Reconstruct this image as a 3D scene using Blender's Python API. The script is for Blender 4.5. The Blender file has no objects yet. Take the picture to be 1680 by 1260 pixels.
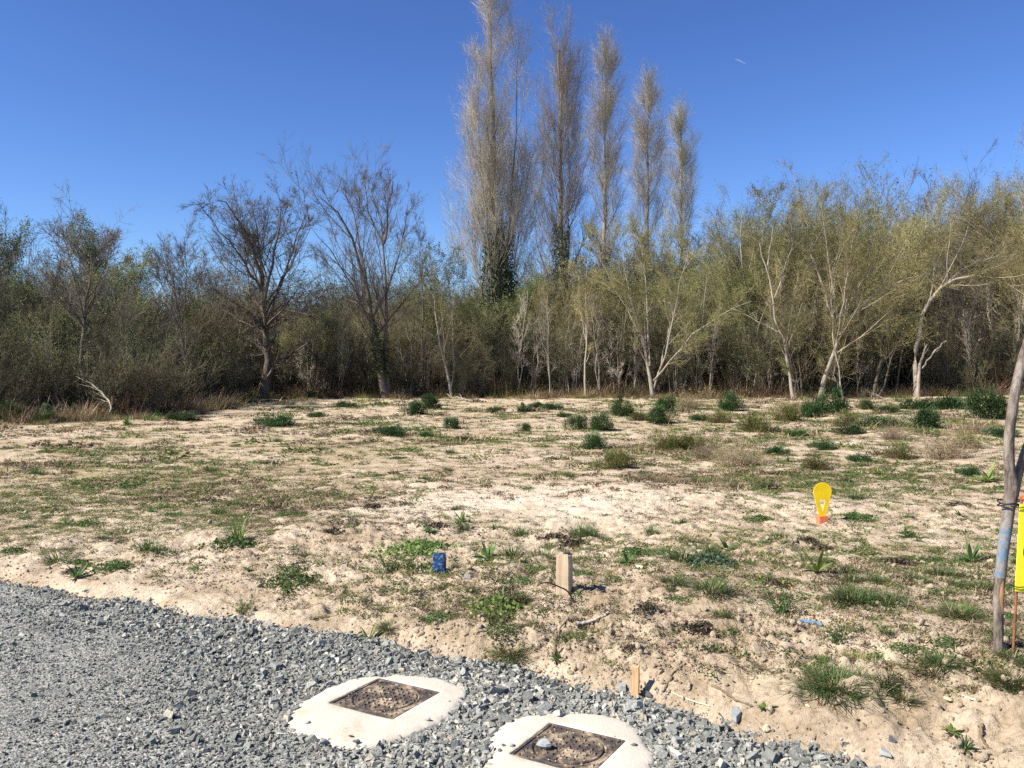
import bpy, math
import numpy as np
from mathutils import Vector

# ------------------------------------------------------------------ camera, sky, sun, exposure
scene = bpy.context.scene
COL = scene.collection
F = 1420.0                       # focal length in photograph pixels (1680 wide)
CAM_Z = 1.60
PITCH = math.atan(32.0 / F)      # slightly downwards
cam_data = bpy.data.cameras.new("camera")
cam_data.sensor_width = 36.0
cam_data.lens = F / 1680.0 * 36.0
cam_data.clip_start = 0.05
cam_data.clip_end = 30000.0
cam = bpy.data.objects.new("camera", cam_data)
cam.location = (0, 0, CAM_Z)
cam.rotation_euler = (math.pi / 2 - PITCH, 0, 0)
COL.objects.link(cam)
scene.camera = cam

SUN_EL = math.radians(44)
SUN_AZ = math.radians(-112)      # compass angle from +Y, clockwise: the sun stands left of and behind the camera
world = bpy.data.worlds.new("World")
scene.world = world
world.use_nodes = True
wn = world.node_tree.nodes
bg = wn["Background"]
sky = wn.new("ShaderNodeTexSky")
sky.sky_type = 'NISHITA'
sky.sun_disc = False
sky.sun_elevation = SUN_EL
sky.sun_rotation = SUN_AZ
sky.altitude = 100
sky.air_density = 1.0
sky.dust_density = 0.0
sky.ozone_density = 7.0
hsv = wn.new("ShaderNodeHueSaturation"); hsv.inputs["Saturation"].default_value = 1.03; hsv.inputs["Hue"].default_value = 0.509; hsv.inputs["Value"].default_value = 0.7
gam = wn.new("ShaderNodeGamma"); gam.inputs[1].default_value = 1.25
world.node_tree.links.new(sky.outputs[0], gam.inputs[0]); world.node_tree.links.new(gam.outputs[0], hsv.inputs["Color"]); world.node_tree.links.new(hsv.outputs[0], bg.inputs[0])
bg.inputs[1].default_value = 0.066

sun_data = bpy.data.lights.new("sun", 'SUN')
sun_data.energy = 4.6
sun_data.angle = math.radians(0.53)
sun_data.color = (1.0, 0.93, 0.82)
sun = bpy.data.objects.new("sun", sun_data)
sdir = Vector((math.sin(SUN_AZ) * math.cos(SUN_EL), math.cos(SUN_AZ) * math.cos(SUN_EL), math.sin(SUN_EL)))
sun.rotation_euler = (-sdir).to_track_quat('-Z', 'Y').to_euler()
sun.location = (-8, -3, 12)
COL.objects.link(sun)

scene.view_settings.view_transform = 'Standard'
scene.view_settings.look = 'None'
scene.view_settings.gamma = 1.0
scene.view_settings.exposure = 1.18
scene.cycles.use_denoising = False
scene.cycles.max_bounces = 6
scene.cycles.diffuse_bounces = 3
scene.cycles.transparent_max_bounces = 8

rng = np.random.default_rng(7)

# ------------------------------------------------------------------ helpers: objects
def tag(o, label=None, cat=None, group=None, kind=None):
    if label: o["label"] = label
    if cat: o["category"] = cat
    if group: o["group"] = group
    if kind: o["kind"] = kind
    return o

def empty(name, loc, rz=0.0, sc=1.0):
    o = bpy.data.objects.new(name, None)
    o.empty_display_size = 0.1
    o.location = loc; o.rotation_euler = (0, 0, rz); o.scale = (sc, sc, sc)
    COL.objects.link(o)
    return o

def link(name, me, parent=None, loc=None, rot=None, sc=None):
    o = bpy.data.objects.new(name, me)
    COL.objects.link(o)
    if parent is not None: o.parent = parent
    if loc is not None: o.location = loc
    if rot is not None: o.rotation_euler = rot
    if sc is not None: o.scale = sc if hasattr(sc, '__len__') else (sc, sc, sc)
    return o

def build(name, V, F4=None, F3=None, mats=(), idx4=None, idx3=None, smooth=False):
    V = np.asarray(V, np.float32).reshape(-1, 3)
    F4 = np.zeros((0, 4), np.int32) if F4 is None else np.asarray(F4, np.int32).reshape(-1, 4)
    F3 = np.zeros((0, 3), np.int32) if F3 is None else np.asarray(F3, np.int32).reshape(-1, 3)
    me = bpy.data.meshes.new(name)
    me.vertices.add(len(V)); me.vertices.foreach_set("co", V.ravel())
    n4, n3 = len(F4), len(F3)
    me.loops.add(n4 * 4 + n3 * 3)
    me.loops.foreach_set("vertex_index", np.concatenate([F4.ravel(), F3.ravel()]).astype(np.int32))
    me.polygons.add(n4 + n3)
    st = np.concatenate([np.arange(n4) * 4, n4 * 4 + np.arange(n3) * 3]).astype(np.int32)
    me.polygons.foreach_set("loop_start", st)
    for m in mats: me.materials.append(m)
    if idx4 is not None or idx3 is not None:
        a = np.zeros(n4, np.int32) if idx4 is None else np.broadcast_to(np.asarray(idx4, np.int32), (n4,))
        b = np.zeros(n3, np.int32) if idx3 is None else np.broadcast_to(np.asarray(idx3, np.int32), (n3,))
        me.polygons.foreach_set("material_index", np.concatenate([a, b]).astype(np.int32))
    me.polygons.foreach_set("use_smooth", np.full(n4 + n3, bool(smooth)))
    me.update(calc_edges=True)
    return me

class Soup:
    """collects vertex / face arrays of one part"""
    def __init__(self): self.V = []; self.Q = []; self.T = []; self.qi = []; self.ti = []; self.n = 0
    def add(self, V, Q=None, T=None, mi=0):
        V = np.asarray(V, float).reshape(-1, 3)
        self.V.append(V)
        if Q is not None and len(Q): self.Q.append(np.asarray(Q).reshape(-1, 4) + self.n); self.qi.append(np.full(len(self.Q[-1]), mi))
        if T is not None and len(T): self.T.append(np.asarray(T).reshape(-1, 3) + self.n); self.ti.append(np.full(len(self.T[-1]), mi))
        self.n += len(V); return self
    def mesh(self, name, mats, smooth=False):
        cat = lambda L, k: np.concatenate(L) if L else None
        return build(name, cat(self.V, 3), cat(self.Q, 4), cat(self.T, 3), mats, cat(self.qi, 1), cat(self.ti, 1), smooth)

def split_soup(S, parts):
    """one mesh for each material index of a soup: parts = [(name, material), ...] -> [(name, mesh), ...]"""
    V = np.concatenate(S.V); out = []
    for k, (nm, m_) in enumerate(parts):
        Q = [q[i_ == k] for q, i_ in zip(S.Q, S.qi)]; T = [q[i_ == k] for q, i_ in zip(S.T, S.ti)]
        Q = np.concatenate(Q) if Q else np.zeros((0, 4), int); T = np.concatenate(T) if T else np.zeros((0, 3), int)
        if not len(Q) + len(T): continue
        use, inv = np.unique(np.concatenate([Q.ravel(), T.ravel()]), return_inverse=True)
        out.append((nm, build(nm, V[use], inv[:Q.size].reshape(-1, 4), inv[Q.size:].reshape(-1, 3), [m_])))
    return out

def nrm(v): return v / (np.linalg.norm(v, axis=-1, keepdims=True) + 1e-9)

def tubes(pts, rad, k, cap=False):
    pts = np.asarray(pts, float); rad = np.asarray(rad, float)
    N, S = pts.shape[:2]
    T = np.zeros_like(pts); T[:, 1:-1] = pts[:, 2:] - pts[:, :-2]; T[:, 0] = pts[:, 1] - pts[:, 0]; T[:, -1] = pts[:, -1] - pts[:, -2]
    T = nrm(T)
    D = nrm(pts[:, -1] - pts[:, 0])
    ref = np.where(np.abs(D[:, 2:3]) > 0.7, np.array([[1.0, 0.13, 0]]), np.array([[0, 0, 1.0]]))
    A = nrm(np.cross(T, ref[:, None, :])); B = np.cross(T, A)
    th = np.arange(k) * 2 * np.pi / k
    V = pts[:, :, None, :] + rad[:, :, None, None] * (np.cos(th)[None, None, :, None] * A[:, :, None, :] + np.sin(th)[None, None, :, None] * B[:, :, None, :])
    i = np.arange(N)[:, None, None] * S * k + np.arange(S - 1)[None, :, None] * k
    j = np.arange(k)[None, None, :]; j2 = (j + 1) % k
    Q = np.stack([i + j, i + j2, i + k + j2, i + k + j], -1).reshape(-1, 4)
    return V.reshape(-1, 3), Q

def cones(a, b, r):
    N = len(a); D = nrm(b - a)
    ref = np.where(np.abs(D[:, 2:3]) > 0.7, np.array([[1.0, 0.1, 0]]), np.array([[0, 0, 1.0]]))
    A = nrm(np.cross(D, ref)); B = np.cross(D, A)
    r = np.broadcast_to(np.asarray(r, float), (N,))[:, None]
    V = np.stack([a + r * A, a + r * (-0.5 * A + 0.866 * B), a + r * (-0.5 * A - 0.866 * B), b], 1)
    i = np.arange(N)[:, None] * 4
    T = (i[:, None, :] + np.array([[0, 1, 3], [1, 2, 3], [2, 0, 3]])[None]).reshape(-1, 3)
    return V.reshape(-1, 3), T

def ribbons(pts, w, side):
    """pts (N,S,3), w (N,S), side (N,3)"""
    N, S = pts.shape[:2]
    L = pts - w[..., None] * side[:, None, :]; R = pts + w[..., None] * side[:, None, :]
    V = np.stack([L, R], 2).reshape(-1, 3)
    i = np.arange(N)[:, None] * S * 2 + np.arange(S - 1)[None, :] * 2
    Q = np.stack([i, i + 1, i + 3, i + 2], -1).reshape(-1, 4)
    return V, Q

def leaf_quads(P, size, r, flat=0.0, aspect=0.45):
    """diamond leaves, freely turned"""
    N = len(P); size = np.broadcast_to(np.asarray(size, float), (N,))[:, None]
    d = r.normal(size=(N, 3)); d[:, 2] *= (1 - flat); d = nrm(d)
    s = nrm(np.cross(d, r.normal(size=(N, 3))))
    tip = P + d * size; mid = P + d * size * 0.5
    V = np.stack([P, mid + s * size * aspect, tip, mid - s * size * aspect], 1).reshape(-1, 3)
    return V, np.arange(N * 4).reshape(-1, 4)

def box(cx, cy, cz, sx, sy, sz):
    s = np.array([[-1, -1, -1], [1, -1, -1], [1, 1, -1], [-1, 1, -1], [-1, -1, 1], [1, -1, 1], [1, 1, 1], [-1, 1, 1]], float) * 0.5
    return s * [sx, sy, sz] + [cx, cy, cz], np.array([[0, 3, 2, 1], [4, 5, 6, 7], [0, 1, 5, 4], [1, 2, 6, 5], [2, 3, 7, 6], [3, 0, 4, 7]])

def lump(r, n=2, rough=0.35, squash=(1, 1, 0.6)):
    """an angular stone, about 1 across"""
    lat, lon = 5, 8
    th = np.linspace(0.0, np.pi, lat + 2)[1:-1]; ph = np.arange(lon) * 2 * np.pi / lon
    V = np.stack([np.outer(np.sin(th), np.cos(ph)), np.outer(np.sin(th), np.sin(ph)), np.outer(np.cos(th), np.ones(lon))], -1).reshape(-1, 3)
    V = np.vstack([V, [[0, 0, 1], [0, 0, -1]]])
    # chop by random planes: flat facets and sharp edges
    for _ in range(9):
        nn = nrm(r.normal(size=3)); h = r.uniform(0.45, 0.85)
        d = V @ nn; V = V - np.maximum(d - h, 0)[:, None] * nn
    V = V * np.array(squash) * (1 + rough * 0.15 * r.normal(size=(len(V), 1))) * 0.6
    Q = []; T = []
    for a in range(lat - 1):
        for b in range(lon): Q.append([a * lon + b, (a + 1) * lon + b, (a + 1) * lon + (b + 1) % lon, a * lon + (b + 1) % lon])
    top, bot = lat * lon, lat * lon + 1
    for b in range(lon):
        T.append([top, b, (b + 1) % lon]); T.append([bot, (lat - 1) * lon + (b + 1) % lon, (lat - 1) * lon + b])
    return V, np.array(Q), np.array(T)

def chip(r, thick=0.35):
    """a slate shard: an uneven prism of 5-6 sides"""
    k = int(r.integers(5, 7)); th = np.sort(r.uniform(0, 2 * np.pi, k) * 0.35 + np.arange(k) * 2 * np.pi / k)
    rad = r.uniform(0.32, 0.6, k)
    x = np.cos(th) * rad; y = np.sin(th) * rad * r.uniform(0.55, 0.9)
    t = thick * r.uniform(0.6, 1.2) * 0.5
    tilt = r.normal(size=2) * 0.18
    up = np.stack([x * 0.86, y * 0.86, t + x * tilt[0] + y * tilt[1]], 1); lo = np.stack([x, y, -t + 0 * x], 1)
    V = np.vstack([up, lo, [[0.02, 0.01, t * 1.02]], [[0, 0, -t]]])
    Q = [[i, i + k, (i + 1) % k + k, (i + 1) % k] for i in range(k)]
    T = [[2 * k, i, (i + 1) % k] for i in range(k)]
    return V, np.array(Q), np.array(T)

# ------------------------------------------------------------------ helpers: materials
def mat(name, rough=0.9, spec=0.25):
    m = bpy.data.materials.new(name); m.use_nodes = True
    b = m.node_tree.nodes["Principled BSDF"]
    b.inputs["Roughness"].default_value = rough
    b.inputs["Specular IOR Level"].default_value = spec
    return m, m.node_tree.nodes, m.node_tree.links, b

def ramp(nodes, stops):
    r = nodes.new("ShaderNodeValToRGB"); e = r.color_ramp.elements
    while len(e) > 1: e.remove(e[0])
    e[0].position = stops[0][0]; e[0].color = (*stops[0][1], 1)
    for p, c in stops[1:]:
        x = e.new(p); x.color = (*c, 1)
    return r

def noise(nodes, links, scale, detail=4, rough=0.6, coord="Object", vec=None):
    n = nodes.new("ShaderNodeTexNoise"); n.inputs["Scale"].default_value = scale
    n.inputs["Detail"].default_value = detail; n.inputs["Roughness"].default_value = rough
    if vec is None:
        tc = nodes.new("ShaderNodeTexCoord"); vec = tc.outputs[coord]
    links.new(vec, n.inputs["Vector"]); return n

def mixc(nodes, links, a, b, fac, mode='MIX'):
    m = nodes.new("ShaderNodeMix"); m.data_type = 'RGBA'; m.blend_type = mode
    for v, s in ((fac, m.inputs[0]), (a, m.inputs[6]), (b, m.inputs[7])):
        if isinstance(v, (int, float)): s.default_value = v
        elif isinstance(v, tuple): s.default_value = (*v, 1)
        else: links.new(v, s)
    return m.outputs[2]

def bump(nodes, links, b, h, dist, strength=1.0):
    n = nodes.new("ShaderNodeBump"); n.inputs["Distance"].default_value = dist; n.inputs["Strength"].default_value = strength
    links.new(h, n.inputs["Height"]); links.new(n.outputs[0], b.inputs["Normal"]); return n

def noisy_mat(name, c0, c1, scale=6.0, rough=0.9, bump_d=0.01, stretch=(1, 1, 1), c2=None, spec=0.25, coord="Object"):
    m, N, L, b = mat(name, rough, spec)
    tc = N.new("ShaderNodeTexCoord"); mp = N.new("ShaderNodeMapping"); mp.inputs["Scale"].default_value = stretch
    L.new(tc.outputs[coord], mp.inputs[0])
    n = noise(N, L, scale, 6, 0.65, vec=mp.outputs[0])
    st = [(0.32, c0), (0.62, c1)] + ([(0.75, c2)] if c2 else [])
    r = ramp(N, st); L.new(n.outputs[0], r.inputs[0]); L.new(r.outputs[0], b.inputs["Base Color"])
    if bump_d: bump(N, L, b, n.outputs[0], bump_d)
    return m

def leaf_mat(name, cols, trans=0.35, rough=0.6, vary_obj=0.18):
    """colour differs from leaf to leaf (random per island) and a little from plant to plant"""
    m, N, L, b = mat(name, rough, 0.25)
    g = N.new("ShaderNodeNewGeometry")
    k = len(cols); r = ramp(N, [(i / max(k - 1, 1), c) for i, c in enumerate(cols)])
    L.new(g.outputs["Random Per Island"], r.inputs[0])
    oi = N.new("ShaderNodeObjectInfo")
    hs = N.new("ShaderNodeHueSaturation")
    mr = N.new("ShaderNodeMapRange"); mr.inputs[3].default_value = 1 - vary_obj * 1.6; mr.inputs[4].default_value = 1 + vary_obj * 1.6
    L.new(oi.outputs["Random"], mr.inputs[0]); L.new(mr.outputs[0], hs.inputs["Value"])
    mh = N.new("ShaderNodeMapRange"); mh.inputs[3].default_value = 0.5 - vary_obj * 0.12; mh.inputs[4].default_value = 0.5 + vary_obj * 0.12
    ml = N.new("ShaderNodeMath"); ml.operation = 'FRACT'; mm = N.new("ShaderNodeMath"); mm.operation = 'MULTIPLY'; mm.inputs[1].default_value = 7.31
    L.new(oi.outputs["Random"], mm.inputs[0]); L.new(mm.outputs[0], ml.inputs[0]); L.new(ml.outputs[0], mh.inputs[0]); L.new(mh.outputs[0], hs.inputs["Hue"])
    L.new(r.outputs[0], hs.inputs["Color"]); L.new(hs.outputs[0], b.inputs["Base Color"])
    if trans > 0:
        t = N.new("ShaderNodeBsdfTranslucent"); mx = N.new("ShaderNodeMixShader"); mx.inputs[0].default_value = trans
        L.new(hs.outputs[0], t.inputs[0]); L.new(b.outputs[0], mx.inputs[1]); L.new(t.outputs[0], mx.inputs[2])
        L.new(mx.outputs[0], N["Material Output"].inputs[0])
    return m

# ------------------------------------------------------------------ terrain
def vnoise(x, y, seed=0):
    x = np.asarray(x, float); y = np.asarray(y, float)
    xi = np.floor(x).astype(np.int64); yi = np.floor(y).astype(np.int64)
    xf = x - xi; yf = y - yi
    u = xf * xf * (3 - 2 * xf); v = yf * yf * (3 - 2 * yf)
    def h(a, b):
        n = (a * 374761393 + b * 668265263 + seed * 974634567) & 0x7fffffff
        n = ((n ^ (n >> 13)) * 1274126177) & 0x7fffffff
        return ((n ^ (n >> 16)) & 0xffff) / 65535.0
    a = h(xi, yi); b = h(xi + 1, yi); c = h(xi, yi + 1); d = h(xi + 1, yi + 1)
    return (a + (b - a) * u) * (1 - v) + (c + (d - c) * u) * v

def fbm(x, y, oct=4, seed=0):
    s = 0; amp = 0.5; f = 1.0; tot = 0
    for i in range(oct):
        s = s + amp * vnoise(x * f + 17.3 * i, y * f - 9.1 * i, seed + i); tot += amp; amp *= 0.5; f *= 2.03
    return s / tot

def sm(t): t = np.clip(t, 0, 1); return t * t * (3 - 2 * t)

def flat_at(px, py, z=0.0):
    u = (630 - py) / F
    dy = math.cos(PITCH) + u * math.sin(PITCH); dz = -math.sin(PITCH) + u * math.cos(PITCH)
    k = (z - CAM_Z) / dz
    return np.array([(px - 840) / F * k, dy * k])

# edge between gravel and soil, read off the photograph and laid on the ground
EDGE_PX = [(-500, 840), (-250, 893), (0, 945), (90, 962), (150, 982), (240, 990), (300, 1008), (400, 1015), (480, 1035), (560, 1045), (660, 1062), (740, 1082), (850, 1102), (960, 1128),
           (1045, 1153), (1130, 1172), (1220, 1203), (1320, 1222), (1420, 1258), (1560, 1300), (1720, 1350), (2100, 1450)]
EW = np.array([flat_at(*p) for p in EDGE_PX])
EA = EW[2]; ED = nrm(EW[18] - EW[2]); EN = np.array([-ED[1], ED[0]])
if EN[1] < 0: EN = -EN
ET = (EW - EA) @ ED; ES = (EW - EA) @ EN

def edge_st(x, y):
    t = (x - EA[0]) * ED[0] + (y - EA[1]) * ED[1]
    s = (x - EA[0]) * EN[0] + (y - EA[1]) * EN[1] - np.interp(t, ET, ES)
    s = s + (fbm(x * 2.2, y * 2.2, 3, 5) - 0.5) * 0.22
    return s, t

def gravel_h(x, y):
    c = np.maximum(np.exp(-(((x + .60) ** 2 + (y - 4.07) ** 2) / .75) ** 3), np.exp(-(((x - .235) ** 2 + (y - 3.535) ** 2) / .75) ** 3))
    return ((fbm(x * 0.9, y * 0.9, 2, 21) - 0.5) * 0.05 + (fbm(x * 7, y * 7, 2, 22) - 0.5) * 0.018) * (1 - c) + .004 * c

def H(x, y):
    x = np.asarray(x, float); y = np.asarray(y, float)
    s, t = edge_st(x, y); d = np.hypot(x, y)
    bh = np.interp(t, [-6, 0, 2.5, 5, 6.5, 9], [0.06, 0.08, 0.14, 0.21, 0.24, 0.24])
    m = sm((s + 0.03) / 0.16)
    prof = 0.35 * sm((s + 0.05) / 0.30) + 0.65 * sm((s + 0.05) / 1.25)
    rough = 0.35 + 0.9 * sm((fbm(x * 0.55, y * 0.55, 2, 31) - 0.38) / 0.3) * sm((15 - d) / 9) + 0.35 * sm((1.6 - s) / 1.2)
    far = sm((26 - d) / 14)
    rel = (fbm(x * 0.8, y * 0.8, 2, 41) - 0.5) * 0.10 + rough * ((fbm(x * 3.1, y * 3.1, 3, 42) - 0.5) * 0.075 + far * (fbm(x * 9, y * 9, 3, 43) - 0.5) * 0.072
          + sm((11 - d) / 5) * (fbm(x * 27, y * 27, 2, 44) - 0.5) * 0.034)
    up = 0.10 * sm((y - 14) / 22) + 0.25 * sm((y - 42) / 30)
    return m * (bh * prof + rel * sm((s + 0.02) / 0.35) + up) + (1 - m) * (gravel_h(x, y) - 0.035)

def Hs(x, y): return float(H(np.array([x]), np.array([y]))[0])

def at(px, py, dz=0.0):
    """the ground point the photograph shows at a pixel"""
    z = 0.0
    for _ in range(25):
        p = flat_at(px, py, z); z = 0.5 * z + 0.5 * Hs(p[0], p[1])
    return np.array([p[0], p[1], z + dz])

def at_depth(px, py, Y):
    u = (630 - py) / F
    dy = math.cos(PITCH) + u * math.sin(PITCH); dz = -math.sin(PITCH) + u * math.cos(PITCH)
    k = Y / dy
    return np.array([(px - 840) / F * k, Y, CAM_Z + dz * k])

# one polar sheet from the feet to the horizon, finest in front of the camera
ang = np.concatenate([np.linspace(-180, -60, 40)[:-1], np.linspace(-60, -35, 60)[:-1], np.linspace(-35, 35, 540), np.linspace(35, 60, 60)[1:], np.linspace(60, 180, 40)[1:-1]])
rad_ = np.concatenate([[0.05, 0.5, 1.0, 1.6, 2.2], np.geomspace(2.6, 14, 380), np.geomspace(14, 60, 130)[1:], np.geomspace(60, 6000, 30)[1:]])
th = np.radians(ang)
GX = np.outer(rad_, np.sin(th)); GY = np.outer(rad_, np.cos(th)); GZ = H(GX, GY)
nR, nA = GX.shape
i = np.arange(nR - 1)[:, None] * nA; j = np.arange(nA)[None, :]; j2 = (j + 1) % nA
GQ = np.stack([i + j, i + nA + j, i + nA + j2, i + j2], -1).reshape(-1, 4)[:, ::-1]

m_sand, N, L, b = mat("sandy_soil", 0.95, 0.1)
tc = N.new("ShaderNodeTexCoord"); oc = tc.outputs["Object"]
n1 = noise(N, L, 0.45, 5, 0.6, vec=oc); n2 = noise(N, L, 3.2, 6, 0.65, vec=oc); n3 = noise(N, L, 38, 5, 0.7, vec=oc)
r1 = ramp(N, [(0.36, (0.43, 0.345, 0.24)), (0.5, (0.50, 0.41, 0.30)), (0.62, (0.55, 0.46, 0.345))]); L.new(n1.outputs[0], r1.inputs[0])
r2 = ramp(N, [(0.36, (0.70, 0.665, 0.61)), (0.56, (1, 1, 1)), (0.7, (1.06, 1.05, 1.02))]); L.new(n2.outputs[0], r2.inputs[0])
r3 = ramp(N, [(0.30, (0.64, 0.615, 0.58)), (0.5, (1, 1, 1)), (0.72, (1.12, 1.11, 1.1))]); L.new(n3.outputs[0], r3.inputs[0])
c = mixc(N, L, r1.outputs[0], r2.outputs[0], 1.0, 'MULTIPLY'); c = mixc(N, L, c, r3.outputs[0], 1.0, 'MULTIPLY')
att = N.new("ShaderNodeAttribute"); att.attribute_name = "cover"
sep = N.new("ShaderNodeSeparateColor"); L.new(att.outputs["Color"], sep.inputs[0])
nm = noise(N, L, 5.5, 6, 0.7, vec=oc); rm = ramp(N, [(0.42, (0, 0, 0)), (0.60, (1, 1, 1))]); L.new(nm.outputs[0], rm.inputs[0])
mm = N.new("ShaderNodeMath"); mm.operation = 'MULTIPLY'; L.new(rm.outputs[0], mm.inputs[0]); L.new(sep.outputs[0], mm.inputs[1])
c = mixc(N, L, c, (0.25, 0.205, 0.085), mm.outputs[0])                       # mossy ochre patches
c = mixc(N, L, c, (0.62, 0.53, 0.415), sep.outputs[1])                        # pale bare sand
c = mixc(N, L, c, (0.115, 0.09, 0.055), sep.outputs[2])                      # leaf mould under the wood
L.new(c, b.inputs["Base Color"])
nb = noise(N, L, 24, 8, 0.72, vec=oc); bump(N, L, b, nb.outputs[0], 0.03, 1.0)

me = build("ground", np.stack([GX, GY, GZ], -1), GQ, mats=[m_sand], smooth=True)

def bump2(x, y, cx, cy, rx, ry): return np.exp(-((x - cx) / rx) ** 2 - ((y - cy) / ry) ** 2)
def wood_edge(x, y):
    """metres behind the front edge of the wood"""
    a = np.degrees(np.arctan2(x, y))
    e = np.interp(a, [-60, -33, -28, -22, -19.6, -18, -16.8, -12, -5, 0, 8, 20, 33, 60], [18, 22.5, 23, 24.5, 27, 31, 37.2, 38, 38, 38, 38, 37.4, 36.4, 30])
    return np.hypot(x, y) - e / np.cos(np.radians(np.clip(a, -60, 60))) * 0.98
pale = at(855, 825); moss = at(230, 770); moss2 = at(330, 740)
x, y = GX.ravel(), GY.ravel()
cv = np.zeros((len(x), 4), np.float32); cv[:, 3] = 1
cv[:, 0] = np.clip(0.35 * sm((fbm(x * 0.35, y * 0.35, 3, 51) - 0.42) / 0.2) + 0.7 * bump2(x, y, moss[0], moss[1], 3.2, 1.6) + 0.35 * bump2(x, y, moss2[0], moss2[1], 6, 2.5), 0, 0.85) * sm((y - 5.5) / 2)
cv[:, 1] = np.clip(1.0 * bump2(x, y, pale[0], pale[1], 1.7, 1.3) * sm((fbm(x * 1.5, y * 1.5, 3, 52) - 0.25) / 0.3), 0, 0.9)
cv[:, 2] = sm((wood_edge(x, y) + 0.8 + 3 * (fbm(x * 0.5, y * 0.5, 2, 53) - 0.5)) / 1.8) * 0.92
a_ = me.color_attributes.new("cover", 'FLOAT_COLOR', 'POINT'); a_.data.foreach_set("color", cv.ravel())
ground = tag(link("ground", me), kind="structure", label="bare sandy building plot running back to the wood")

# ------------------------------------------------------------------ scattering (geometry nodes: points -> instances)
def proto_collection(name, meshes):
    c = bpy.data.collections.new(name)
    for i, m_ in enumerate(meshes):
        c.objects.link(bpy.data.objects.new("%s_%02d" % (name, i), m_))
    return c

def scatter(name, P, rot, scl, idx, coll, parent=None, tint=None):
    n = len(P)
    me = bpy.data.meshes.new(name); me.vertices.add(n); me.vertices.foreach_set("co", np.asarray(P, np.float32).ravel())
    a = me.attributes.new("rot", 'FLOAT_VECTOR', 'POINT'); a.data.foreach_set("vector", np.asarray(rot, np.float32).ravel())
    scl = np.asarray(scl, np.float32); scl = np.repeat(scl[:, None], 3, 1) if scl.ndim == 1 else scl
    a = me.attributes.new("scl", 'FLOAT_VECTOR', 'POINT'); a.data.foreach_set("vector", scl.ravel())
    a = me.attributes.new("idx", 'INT', 'POINT'); a.data.foreach_set("value", np.asarray(idx, np.int32))
    if tint is not None:
        a = me.attributes.new("tint", 'FLOAT', 'POINT'); a.data.foreach_set("value", np.asarray(tint, np.float32))
    me.update()
    o = link(name, me, parent)
    ng = bpy.data.node_groups.new(name, 'GeometryNodeTree')
    ng.interface.new_socket("Geometry", in_out='INPUT', socket_type='NodeSocketGeometry')
    ng.interface.new_socket("Geometry", in_out='OUTPUT', socket_type='NodeSocketGeometry')
    gi = ng.nodes.new("NodeGroupInput"); go = ng.nodes.new("NodeGroupOutput")
    ip = ng.nodes.new("GeometryNodeInstanceOnPoints"); ci = ng.nodes.new("GeometryNodeCollectionInfo")
    ci.inputs[0].default_value = coll; ci.inputs[1].default_value = True; ci.inputs[2].default_value = True
    ip.inputs["Pick Instance"].default_value = True
    def named(nm, ty):
        q = ng.nodes.new("GeometryNodeInputNamedAttribute"); q.data_type = ty; q.inputs[0].default_value = nm; return q.outputs[0]
    er = ng.nodes.new("FunctionNodeEulerToRotation")
    lk = ng.links.new
    lk(gi.outputs[0], ip.inputs["Points"]); lk(ci.outputs[0], ip.inputs["Instance"])
    lk(named("idx", 'INT'), ip.inputs["Instance Index"]); lk(named("rot", 'FLOAT_VECTOR'), er.inputs[0]); lk(er.outputs[0], ip.inputs["Rotation"])
    lk(named("scl", 'FLOAT_VECTOR'), ip.inputs["Scale"]); lk(ip.outputs[0], go.inputs[0])
    md = o.modifiers.new("scatter", 'NODES'); md.node_group = ng
    return tag(o, kind="stuff")

# ------------------------------------------------------------------ gravel drive
m_gbase, N, L, b = mat("gravel_fines", 0.95, 0.15)
tc = N.new("ShaderNodeTexCoord"); oc = tc.outputs["Object"]
v1 = N.new("ShaderNodeTexVoronoi"); v1.inputs["Scale"].default_value = 75; L.new(oc, v1.inputs["Vector"])
r1 = ramp(N, [(0.0, (0.13, 0.133, 0.123)), (0.5, (0.225, 0.23, 0.212)), (0.85, (0.32, 0.323, 0.297)), (1.0, (0.36, 0.33, 0.28))])
sp = N.new("ShaderNodeSeparateColor"); L.new(v1.outputs["Color"], sp.inputs[0]); L.new(sp.outputs[0], r1.inputs[0])
nn = noise(N, L, 1.1, 4, 0.6, vec=oc); rr = ramp(N, [(0.35, (0.8, 0.8, 0.8)), (0.65, (1.15, 1.15, 1.13))]); L.new(nn.outputs[0], rr.inputs[0])
L.new(mixc(N, L, r1.outputs[0], rr.outputs[0], 1.0, 'MULTIPLY'), b.inputs["Base Color"])
bump(N, L, b, v1.outputs["Distance"], 0.008, 1.0)

tt = np.linspace(-12, 16, 420); ss = np.concatenate([np.linspace(0.16, -3.2, 130), np.linspace(-3.3, -14, 40)])
T_, S_ = np.meshgrid(tt, ss, indexing='ij')
wob = np.interp(T_, ET, ES)
DX = EA[0] + T_ * ED[0] + (S_ + wob) * EN[0]; DY = EA[1] + T_ * ED[1] + (S_ + wob) * EN[1]
s_, _ = edge_st(DX, DY)
DZ = gravel_h(DX, DY) - 0.05 * sm((s_ + 0.10) / 0.2)
nT, nS = DX.shape
i = np.arange(nT - 1)[:, None] * nS; j = np.arange(nS - 1)[None, :]
DQ = np.stack([i + j, i + j + 1, i + nS + j + 1, i + nS + j], -1).reshape(-1, 4)
me = build("gravel_drive", np.stack([DX, DY, DZ], -1), DQ, mats=[m_gbase], smooth=True)
drive = tag(link("gravel_drive", me), kind="structure", label="grey crushed slate drive along the edge of the plot")
if me.polygons[0].normal.z < 0: me.flip_normals()

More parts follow.
